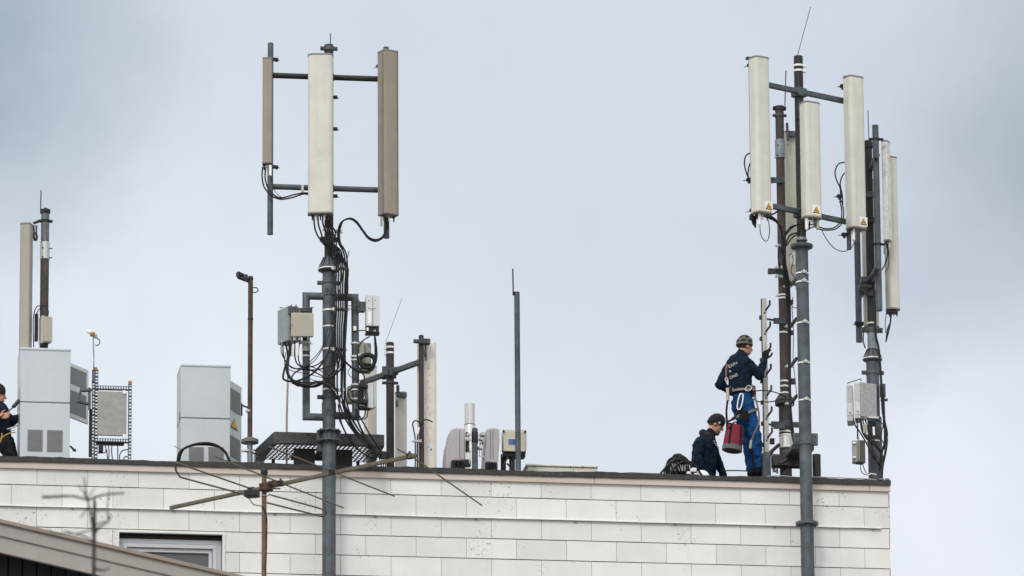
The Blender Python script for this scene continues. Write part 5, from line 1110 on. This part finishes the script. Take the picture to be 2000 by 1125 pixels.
for x, y in ((1687, 838), (1691, 836), (1706, 842)): MB().cyl(P(x, y-8, .2), P(x+1, y+8, .2), W(2.4), n=10).build('cable_sleeve', (BEIGE, BAND)[x > 1700], label='pale sleeve on a cable below the far right radio unit at %s' % ('left', 'middle', 'right')[(x > 1688)+(x > 1700)], cat='connector')
MB().tube([P(1695, 929, .3), P(1700, 925, .3), P(1712, 927, .3)], .008, 6).build('earth_strap', BAND, qm)
# loose line along the roof edge
cable([(1462, 936, .0), (1485, 932, .05), (1520, 929, .05), (1560, 932, .05), (1610, 932, .05), (1660, 934, .05), (1690, 935, .05), (1712, 938, .0)], 0, 1.1, 'pale grey earthing cable lying along the roof edge at right', None, m=mat('pale_grey_wire', (.38, .38, .36), .5))
cable([(1412, 920, .6), (1430, 919, .5), (1458, 920, .4), (1490, 923, .4)], 0, 1.3, 'black cable stretched behind the standing worker boots', None)
b = MB()
for x in (1505, 1617, 1662, 1668, 1722, 1733): b.box(P(x, 936, .0)+V((0, 0, .0)), W(9), .04, W(3), random.uniform(-.3, .3))
b.build('roof_scrap', STEELL, label='scraps and clips of metal lying along the right roof edge', cat='debris')

# ================================================================== cable heap, helmet
hp = thing('cable_heap', 'heap of coiled black cables on the roof beside the crouching worker', 'cable coil', P(1330, 925, .7)); hp.location.z = ROOFZ
hr = random.Random(5)
for i in range(16):
    cx, rw = 1322+hr.uniform(-9, 9), hr.uniform(9, 24); top = hr.uniform(889, 900); d0 = .5+.03*i
    d0 = .10+.02*i; pts = [(cx-rw, 934, d0), (cx-rw*.85, 910+hr.uniform(-4, 4), d0), (cx-rw*.3, top, d0), (cx+rw*.3, top+1, d0), (cx+rw*.8, 908, d0), (cx+rw, 934, d0)]
    MB().tube(smooth_pts(cp(pts, d0), 6), W(hr.uniform(1.4, 2.4)), 7).build('turn', BLACK, hp)
MB().ell(P(1324, 925, .5), W(22), .15, W(27)).build('coil_core', BLACKM, hp)
b = MB()
for i in range(8): x = 1308+i*5; b.bar(P(x, 905+hr.uniform(0, 6), .1), P(x+hr.uniform(-2, 5), 920, .1), .012, .01)
b.build('tie', BOXG, hp)
MB().tube(smooth_pts(cp([(1290, 925, .1), (1305, 908, .1), (1320, 897, .1), (1340, 899, .1), (1356, 908, .1), (1372, 930, .1)], .4), 6), W(2.2), 8).build('outer_turn', BLACK, hp)
MB().tube(smooth_pts(cp([(1306, 930, .08), (1322, 908, .08), (1340, 902, .08), (1352, 912, .08), (1366, 934, .05)], .4), 6), W(2.2), 8).build('outer_turn', BLACK, hp)
hm = thing('hard_hat', 'white hard hat lying at the roof edge before the crouching worker', 'helmet', P(1372, 922, .5)); hm.location.z = ROOFZ
hb = MB(); prof = [(W(16)*math.cos(a_), W(15)*math.sin(a_)) for a_ in [i*math.pi/2/9 for i in range(9)]]; hb.lathe([(W(18), -.004)] + prof + [(.004, W(15))], (P(1371, 928, .2).x, .2, ROOFZ+.03), 26, axis=(.25, -.1, 1)); hb.build('shell', WHITE, hm)
MB().box(P(1355, 918, .05), W(9), .05, W(8), .5).box(P(1345, 924, .05), W(7), .05, W(5), -.3).box(P(1359, 926, .03), W(7), .04, W(3), .3).build('white_connector', WHITE, label='small white connectors lying between cable heap and hard hat', cat='connector', bevel=.005)

# ================================================================== people
tex = bpy.data.textures.new('folds', 'CLOUDS'); tex.noise_scale = .065; tex.noise_depth = 2
def fuse(mb, name, m, parent, voxel=.011, disp=0.0, smooth=3):
    o = mb.build(name, m, parent); r = o.modifiers.new('remesh', 'REMESH'); r.mode = 'VOXEL'; r.voxel_size = voxel; r.use_smooth_shade = True
    s2 = o.modifiers.new('smooth', 'SMOOTH'); s2.iterations = smooth; s2.factor = .5
    if disp:
        dm = o.modifiers.new('folds', 'DISPLACE'); dm.texture = tex; dm.strength = disp; dm.mid_level = .5
    return o
def frame(f, u):
    f = V(f).normalized(); s2 = f.cross(V(u)).normalized(); u = s2.cross(f).normalized()
    return Matrix((f, -s2, u)).transposed()      # local x = facing, y = left, z = up
def hand(mb, wrist, dirv, nrm, curl=.5, k=1.0):
    """Palm, four unequal bent fingers and a thumb from the side of the palm."""
    dirv = V(dirv).normalized(); nrm = V(nrm).normalized(); side = dirv.cross(nrm).normalized(); wrist = V(wrist)
    for a_ in (-.028, -.009, .010, .028): mb.cap(wrist, .02*k, wrist+dirv*.085*k+side*a_*k, .013*k)
    for i, (a_, ln) in enumerate(((-.031, .065), (-.010, .078), (.011, .072), (.030, .056))):
        p = wrist+dirv*.09*k+side*a_*k; ang = 0; q = p
        for j, seg in enumerate((.45, .32, .23)):
            ang += curl*(.5+.12*i+.3*j); n_ = q + (dirv*math.cos(ang)+nrm*math.sin(ang))*ln*seg*k; mb.cap(q, .0098*k, n_, .0088*k); q = n_
    q = wrist+dirv*.03*k-side*.028*k; r_ = q + (dirv*.6-side*.75+nrm*.2).normalized()*.045*k; s3 = r_ + (dirv*.9-side*.1+nrm*.45*curl).normalized()*.035*k
    mb.cap(q, .0135*k, r_, .011*k); mb.cap(r_, .011*k, s3, .0095*k)
def person(label, J, face, upv, jacket, trousers, hat, gloves=None, beard=False, scale=1.0, hatdeco=False, voxel=.011):
    t = thing('person', label, 'person', (J['pel'].x, J['pel'].y, ROOFZ))
    F = frame(face, upv); H = J['head']
    body = MB()
    hp_ = lambda x, y, z: H + F @ V((x, y, z))
    body.ell(hp_(-.01, 0, .02), .098, .076, .10, F); body.ell(hp_(.03, 0, -.045), .062, .056, .072, F); body.ell(hp_(.062, 0, -.085), .026, .03, .025, F)
    body.cap(hp_(.085, 0, .012), .012, hp_(.112, 0, -.028), .014); body.ell(hp_(.086, 0, -.066), .016, .024, .009, F); body.ell(hp_(.078, 0, .035), .018, .05, .012, F)
    for s2 in (-1, 1): body.ell(hp_(-.005, s2*.078, -.015), .02, .01, .032, F); body.ell(hp_(.055, s2*.035, -.03), .03, .022, .025, F)
    body.cap(hp_(-.02, 0, -.06), .052, J['neck'], .056); ch_, pel = J['chest'], J['pel']
    body.cap(J['neck'], .05, ch_, .08); body.cap(ch_, .09, pel, .10)
    for s2 in 'LR':
        sh, el_, wr_ = J['sh'+s2], J['el'+s2], J['wr'+s2]
        body.cap(ch_, .07, sh, .045); body.cap(sh, .048, el_, .036); body.cap(el_, .036, wr_, .025)
        hip, kn, an = J['hip'+s2], J['kn'+s2], J['an'+s2]
        body.cap(pel, .10, hip, .085); body.cap(hip, .08, kn, .053); body.cap(kn, .052, an, .036); body.cap(an, .036, an + V(J['toe']), .03)
        hd_ = J.get('hd'+s2, (wr_-el_)); hand(body, wr_, hd_, J.get('hn'+s2, V((0, -1, 0))), J.get('curl', .6))
    bo = fuse(body, 'body', SKIN, t, .008, 0, 2)
    # face details
    for s2 in (-1, 1):
        MB().ell(hp_(.078, s2*.032, .006), .009, .011, .006, F).build('eye', mat('eye_white', (.4, .36, .33), .5), bo); MB().ell(hp_(.085, s2*.032, .006), .004, .006, .005, F).build('pupil', BLK, bo)
        MB().bar(hp_(.088, s2*.018, .03), hp_(.082, s2*.05, .03), .008, .009).build('eyebrow', BEARD, bo)
    MB().bar(hp_(.101, -.02, -.066), hp_(.101, .02, -.066), .004, .005).build('mouth', mat('lips', (.32, .12, .10), .6), bo)
    if beard:
        bb = MB(); bb.ell(hp_(.052, 0, -.096), .050, .052, .034, F); fuse(bb, 'beard', mat('stubble', (.16, .09, .065), .9, 0, .4, 80), bo, .007, .006, 2)
    hr_ = MB(); hr_.ell(hp_(-.03, 0, -.005), .078, .076, .06, F); fuse(hr_, 'hair', BEARD, bo, .008, .005, 1)
    # hat: dome over the skull, brim line above the brow
    hm_ = MB(); n, m_ = 28, 12; rings = []
    for i in range(m_+1):
        v = i/m_; a_ = -.30+v*(math.pi/2+.30)*.985; r_ = math.cos(a_) if a_ > 0 else 1.0-.02*abs(a_); rings.append(len(hm_.v))
        for j in range(n):
            th_ = 2*math.pi*j/n; hm_.v.append(hp_(-.012+.110*r_*math.cos(th_), .090*r_*math.sin(th_), .034+.018*math.cos(th_)*(1-v)+.115*math.sin(a_)*(1.0 if a_ > 0 else 1.2)))
    for i in range(m_):
        hm_.mi = 1 if (hatdeco and i in (1, 4, 8)) else 0
        for j in range(n): hm_.face([rings[i]+j, rings[i]+(j+1) % n, rings[i+1]+(j+1) % n, rings[i+1]+j], True)
    hm_.mi = 0; hm_.face([rings[-1]+j for j in range(n)], True); hm_.face([rings[0]+j for j in reversed(range(n))])
    if hatdeco:
        hm_.mi = 2
        for a_, th0 in ((.12, 0), (.12, 1), (.12, 2), (.12, 3), (.12, 4), (.12, 5), (.12, 6), (.55, .5), (.55, 1.5), (.55, 2.5), (.55, 3.5), (.55, 4.5), (.55, 5.5), (.55, 6.5)):
            th_ = th0/7*2*math.pi
            for du, dv in ((0, .012), (0, -.012), (.012, 0), (-.012, 0)):
                aa = a_+dv/.1; tt = th_+du/(.1*math.cos(a_)); c_ = hp_(-.012+.112*math.cos(aa)*math.cos(tt), .092*math.cos(aa)*math.sin(tt), .034+.008*math.cos(tt)+.117*math.sin(aa)); hm_.ell(c_, .005, .005, .005, n=8, m=5)
    ho = hm_.build('beanie', [hat, KNITG, WOOLW], t, sharp=180)
    sm_ = ho.modifiers.new('solid', 'SOLIDIFY'); sm_.thickness = .004
    # clothing
    bk = J.get('bulk', .145)
    jk = MB(); jk.cap(J['neck']+V((0, 0, .028)), .066, ch_+V((0, 0, .04)), bk); jk.cap(ch_, bk, J['waist'], bk)
    fwd = V((V(face).x, V(face).y, 0)).normalized(); sd_ = V((-fwd.y, fwd.x, 0)); wa = J['waist']
    for k_ in (-1, 1):
        jk.cap(ch_+sd_*k_*.07+V((0, 0, .03)), .115, wa+sd_*k_*.05, .115)
    for s2 in 'LR':
        sh, el_, wr_ = J['sh'+s2], J['el'+s2], J['wr'+s2]
        jk.cap(ch_+V((0, 0, .07)), .10, sh, .072); jk.cap(sh, .074, el_, .060); jk.cap(el_, .060, wr_+(el_-wr_)*.06, .042)
    fuse(jk, 'jacket', jacket, t, voxel, .034, 3)
    tr = MB(); tr.cap(wa, .112, pel, .125)
    for s2 in 'LR':
        hip, kn, an = J['hip'+s2], J['kn'+s2], J['an'+s2]
        tr.cap(pel, .11, hip, .100); tr.cap(hip, .102, kn, .078); tr.cap(kn, .078, an+(kn-an)*.12, .062)
        MB_ = MB(); MB_.cap(an, .05, an+V(J['toe']), .042); MB_.ell(an+V((0, 0, -.03)), .055, .055, .05); fuse(MB_, 'boot', BLKT, t, .009, 0, 2)
    fuse(tr, 'trousers', trousers, t, voxel, .038, 3)
    if gloves:
        for s2 in gloves:
            gl = MB(); hand(gl, J['wr'+s2], J.get('hd'+s2, (J['wr'+s2]-J['el'+s2])), J.get('hn'+s2, V((0, -1, 0))), J.get('curl', .6), 1.16); fuse(gl, 'glove', BLKT, t, .0065, 0, 1)
    return t, F, H
# standing worker
D = .42
J = dict(head=P(1455, 676, D), neck=P(1449, 693, D), chest=P(1444, 718, D), waist=P(1447, 757, D), pel=P(1450, 776, D),
         shL=P(1432, 706, D+.15), elL=P(1405, 750, D+.12), bulk=.152, wrL=P(1434, 768, D+.2), shR=P(1458, 708, D-.12), elR=P(1483, 733, D-.12), wrR=P(1494, 704, D-.06),
         hipL=P(1443, 790, D+.07), knL=P(1460, 852, D+.08), anL=P(1467, 921, D+.1), hipR=P(1458, 790, D-.07), knR=P(1475, 850, D-.08), anR=P(1481, 917, D-.02),
         toe=(.14, .10, -.045), hdR=V((.15, .0, .95)), hnR=V((.6, .8, 0)), hdL=V((.8, .5, -.1)), curl=.75)
wk, F, H = person('worker standing at the ladder in patterned beanie, navy fleece and blue trousers', J, (.90, .42, -.16), (0, 0, 1), NAVY, BLUET, KNIT, gloves='R', hatdeco=True)
# jacket lettering (only the end of each line can be read)
def letter(txt, px_, py_, d, size, rz_, parent, tilt=0.0, m=WOOLW, name='lettering'):
    cu_ = bpy.data.curves.new('letters', 'FONT'); cu_.body = txt; cu_.size = size; cu_.extrude = .002
    o = bpy.data.objects.new('letters', cu_); COL.objects.link(o); dg = bpy.context.evaluated_depsgraph_get(); dg.update()
    me = bpy.data.meshes.new_from_object(o.evaluated_get(dg)); bpy.data.objects.remove(o); bpy.data.curves.remove(cu_)
    me.materials.clear(); me.materials.append(m); me.name = name
    q = bpy.data.objects.new(name, me); COL.objects.link(q); q.parent = parent
    q.location = P(px_, py_, d)-wl(parent); q.rotation_euler = (rad(90), -tilt, rz_); return q
letter('EXIN', 1424, 719, D-.24, .055, rad(-14), wk, rad(26)); letter('&', 1425, 728, D-.24, .045, rad(-14), wk, rad(26)); letter('ONS', 1426, 741, D-.24, .055, rad(-14), wk, rad(24))
# harness
def strap(pts, w_, m=WEB, name='harness_strap', parent=None, t_=.006, d=D):
    q = smooth_pts([P(*p) for p in pts], 4); b = MB()
    for a_, c_ in zip(q, q[1:]): b.bar(a_, c_+(c_-a_)*.05, t_, w_)
    return b.build(name, m, parent or wk)
b = MB(); wz = P(1450, 760, D).z; pts = []
for i in range(25):
    a_ = 2*math.pi*i/24; pts.append(V((P(1449, 760, D).x+.175*math.cos(a_), D+.015+.155*math.sin(a_), wz+.012*math.cos(a_))))
for p, q in zip(pts, pts[1:]): b.bar(p, q, .008, .05)
b.build('waist_belt', WEB, wk, bevel=.002)
b = MB()
for p, q in zip(pts, pts[1:]): b.bar(p+V((0, 0, -.035)), q+V((0, 0, -.035)), .012, .03)
b.build('hip_pad', mat('taupe_padding', (.25, .22, .20), .8), wk)
for hx, hd2, hzz in ((1462, D-.07, 806), (1446, D+.07, 812)):
    c_ = P(hx, hzz, hd2); b = MB(); pp = [c_+V((.112*math.cos(a_), .112*math.sin(a_), .05*math.cos(a_-.3))) for a_ in [2*math.pi*i/20 for i in range(21)]]
    for p, q in zip(pp, pp[1:]): b.bar(p, q, .006, .035)
    b.build('leg_loop', WEB, wk)
MB().tube(smooth_pts([P(1457, 757, D-.2), P(1462, 753, D-.22), P(1468, 757, D-.22), P(1463, 763, D-.22), P(1456, 762, D-.2), P(1457, 757, D-.2)], 4), .008, 6).build('d_ring', SILVER, wk)
MB().tube(smooth_pts([P(1446, 769, D-.2), P(1442, 780, D-.22), P(1440, 797, D-.22), P(1445, 799, D-.22), P(1450, 785, D-.22), P(1451, 771, D-.21), P(1446, 769, D-.2)], 4), .0085, 6).build('carabiner', WHITE, wk)
MB().tube([P(1467, 760, D-.2), P(1472, 766, D-.15), P(1476, 775, D-.1)], .010, 6).build('clip', RED, wk); MB().box(P(1473, 771, D-.12), W(6), .04, W(9), .3).build('rope_grab', BROWN, wk)
strap([(1420, 712, D-.16), (1418, 728, D-.19), (1419, 745, D-.20)], .018, mat('red_grey_lanyard', (.20, .11, .11), .8), 'lanyard', t_=.018)
MB().tube([P(1419, 737, D-.21), P(1422, 741, D-.21), P(1419, 747, D-.21), P(1416, 741, D-.21), P(1419, 737, D-.21)], .006, 6).build('carabiner', SILVER, wk)
MB().cyl(P(1421, 758, D-.22), P(1421.5, 783, D-.22), W(3.4), n=14).build('rope_tensioner', mat('tan_sleeve', (.42, .37, .33), .5), wk, bevel=.004); MB().box(P(1427, 764, D-.2), W(6), .04, W(16)).build('pouch', BLKT, wk, bevel=.01)
strap([(1421, 783, D-.22), (1419, 800, D-.22), (1419, 812, D-.22), (1420, 828, D-.22)], .03, BLKT, 'lanyard', t_=.022)
MB().tube(smooth_pts([P(1420, 824, D-.22), P(1432, 818, D-.22), P(1441, 806, D-.2), P(1450, 797, D-.17)], 5), .013, 8).build('lanyard', BLKT, wk)
MB().tube(smooth_pts([P(1474, 773, D-.2), P(1481, 800, D-.25), P(1482, 825, D-.28), P(1474, 845, D-.28), P(1467, 862, D-.26)], 6), .012, 8).build('lanyard', mat('tan_rope', (.15, .12, .10), .8), wk)
MB().cyl(P(1467, 860, D-.26), P(1465, 876, D-.26), W(2.6), n=12).build('rope_end', BEIGE, wk)
MB().box(P(1453, 812, D-.185), W(17), .02, W(22), -.1).build('thigh_patch', BLKT, wk, bevel=.006)
MB().tube(smooth_pts([P(1466, 872, D-.15), P(1470, 895, D-.12), P(1471, 918, D-.1)], 4), .011, 6).build('dark_seam', BLKT, wk)
# bag hanging from the harness
bg = thing('tool_bag', 'crimson bucket bag with grey base hanging from the standing worker harness', 'bag', P(1432, 885, D-.2))
ax = (P(1436, 828, D-.2)-P(1429, 883, D-.2)).normalized(); base = P(1429.5, 881, D-.2); hh = W(52)
MB().lathe([(W(19.5), W(9)), (W(19.8), W(12)), (W(19.6), hh*.4), (W(18.4), hh*.75), (W(17.6), hh), (W(16.8), hh+.005), (W(16), hh*.96)], base, 32, axis=ax).build('canvas', RED, bg)
MB().lathe([(W(18.8), 0), (W(20.8), .004), (W(20.6), W(9.5)), (W(19.6), W(10.5))], base, 32, axis=ax).build('base', GREYB, bg)
MB().lathe([(W(14), 0), (W(17), -.006), (W(17), .004)], base, 32, axis=ax).build('underside', BLACKM, bg)
for a_ in (-2.15, -.9):
    Q = V((0, 0, 1)).rotation_difference(ax).to_matrix(); p0_ = base + Q @ V((W(19)*math.cos(a_), W(19)*math.sin(a_), W(10))); p1_ = base + Q @ V((W(17.6)*math.cos(a_), W(17.6)*math.sin(a_), hh)); MB().bar(p0_, p1_, .03, .02).build('web_strip', BLKT, bg)
b = MB(); b.tube(smooth_pts([P(1420, 838, D-.25), P(1420, 828, D-.22), P(1432, 828, D-.2), P(1446, 832, D-.15)], 5), .011, 8); b.tube(smooth_pts([P(1424, 836, D-.3), P(1436, 824, D-.2), P(1447, 838, D-.1)], 5), .009, 8); b.build('handle', BLKT, bg)
# crouching worker
D2 = 1.0
J = dict(head=P(1398.5, 829, D2), neck=P(1387, 850, D2), chest=P(1377, 880, D2), waist=P(1374, 920, D2), pel=P(1370, 934, D2+.02),
         shL=P(1386, 862, D2+.17), elL=P(1400, 896, D2+.15), bulk=.165, wrL=P(1417, 938, D2+.1), shR=P(1367, 866, D2-.15), elR=P(1362, 902, D2-.2), wrR=P(1392, 942, D2-.2),
         hipL=P(1374, 940, D2+.1), knL=P(1410, 948, D2+.12), anL=P(1376, 955, D2+.12), hipR=P(1374, 940, D2-.1), knR=P(1408, 952, D2-.12), anR=P(1374, 958, D2-.12),
         toe=(-.1, 0, -.03), hdL=V((.35, 0, -.9)), hdR=V((.7, -.2, -.6)), curl=.8)
for k_ in ('anL', 'anR', 'knL', 'knR'): J[k_].z = ROOFZ+(.10 if 'kn' in k_ else .07)
p2, F, H = person('bearded worker crouching in black beanie and navy fleece at the roof edge', J, (.90, -.10, -.50), (.2, 0, 1), NAVY, BLKT, KNIT, beard=True)
hd2_ = MB(); hd2_.cap(P(1384, 851, D2), .07, P(1373, 846, D2+.02), .05); hd2_.cap(P(1384, 851, D2-.06), .05, P(1391, 858, D2-.05), .045); hd2_.cap(P(1384, 851, D2+.06), .05, P(1391, 858, D2+.05), .045); fuse(hd2_, 'hood', KNIT, p2, .009, .02, 2)
MB().box(P(1405, 825.5, D2-.11), W(4), .006, W(3.5), -.3).build('hat_badge', WOOLW, p2)
b = MB()
for x, y in ((1397, 866), (1400, 870), (1395, 862), (1403, 874)): b.box(P(x, y, D2-.16), W(3.4), .006, W(2), .5)
b.build('chest_print', WOOLW, p2)
# worker cut by the left frame edge
D3 = .55
J = dict(head=P(-5, 771, D3), neck=P(-13, 788, D3), chest=P(-4, 812, D3), waist=P(0, 842, D3), pel=P(5, 858, D3), shL=P(2, 800, D3+.16), elL=P(22, 824, D3+.15), wrL=P(42, 812, D3+.15), shR=P(-10, 806, D3-.15), elR=P(-16, 832, D3-.16), wrR=P(-2, 815, D3-.25),
         hipL=P(12, 864, D3+.08), knL=P(26, 905, D3+.1), anL=P(10, 938, D3+.1), hipR=P(10, 868, D3-.08), knR=P(24, 905, D3-.1), anR=P(8, 938, D3-.1), toe=(.12, 0, -.03), hdR=V((.9, -.1, .2)), hdL=V((.8, .2, .3)), curl=.7)
for k_ in ('anL', 'anR'): J[k_].z = ROOFZ+.07
p3, F, H = person('worker in dark clothes with yellow harness straps cut off by the left frame edge', J, (.95, .1, -.12), (0, 0, 1), NAVY2, BLKT, KNIT)
MB().tube(smooth_pts([P(0, 857, D3-.28), P(14, 848, D3-.27), P(30, 844, D3-.2)], 4), .007, 6).tube(smooth_pts([P(4, 846, D3-.27), P(2, 860, D3-.28), P(-6, 872, D3-.27)], 4), .007, 6).build('harness_strap', YSTR, p3)
MB().tube(smooth_pts([P(14, 838, D3-.26), P(26, 835, D3-.2), P(36, 829, D3-.1)], 4), .009, 6).tube(smooth_pts([P(20, 841, D3-.25), P(28, 840, D3-.22), P(29, 836, D3-.2)], 4), .008, 6).build('carabiner', SILVER, p3)
MB().bar(P(26, 795, D3-.2), P(38, 781, D3-.1), .045, .03).cyl(P(-4, 818, D3-.3), P(28, 794, D3-.2), .008, n=8).build('drill', BLACKM, label='black tool held by the worker at the left frame edge', cat='tool')
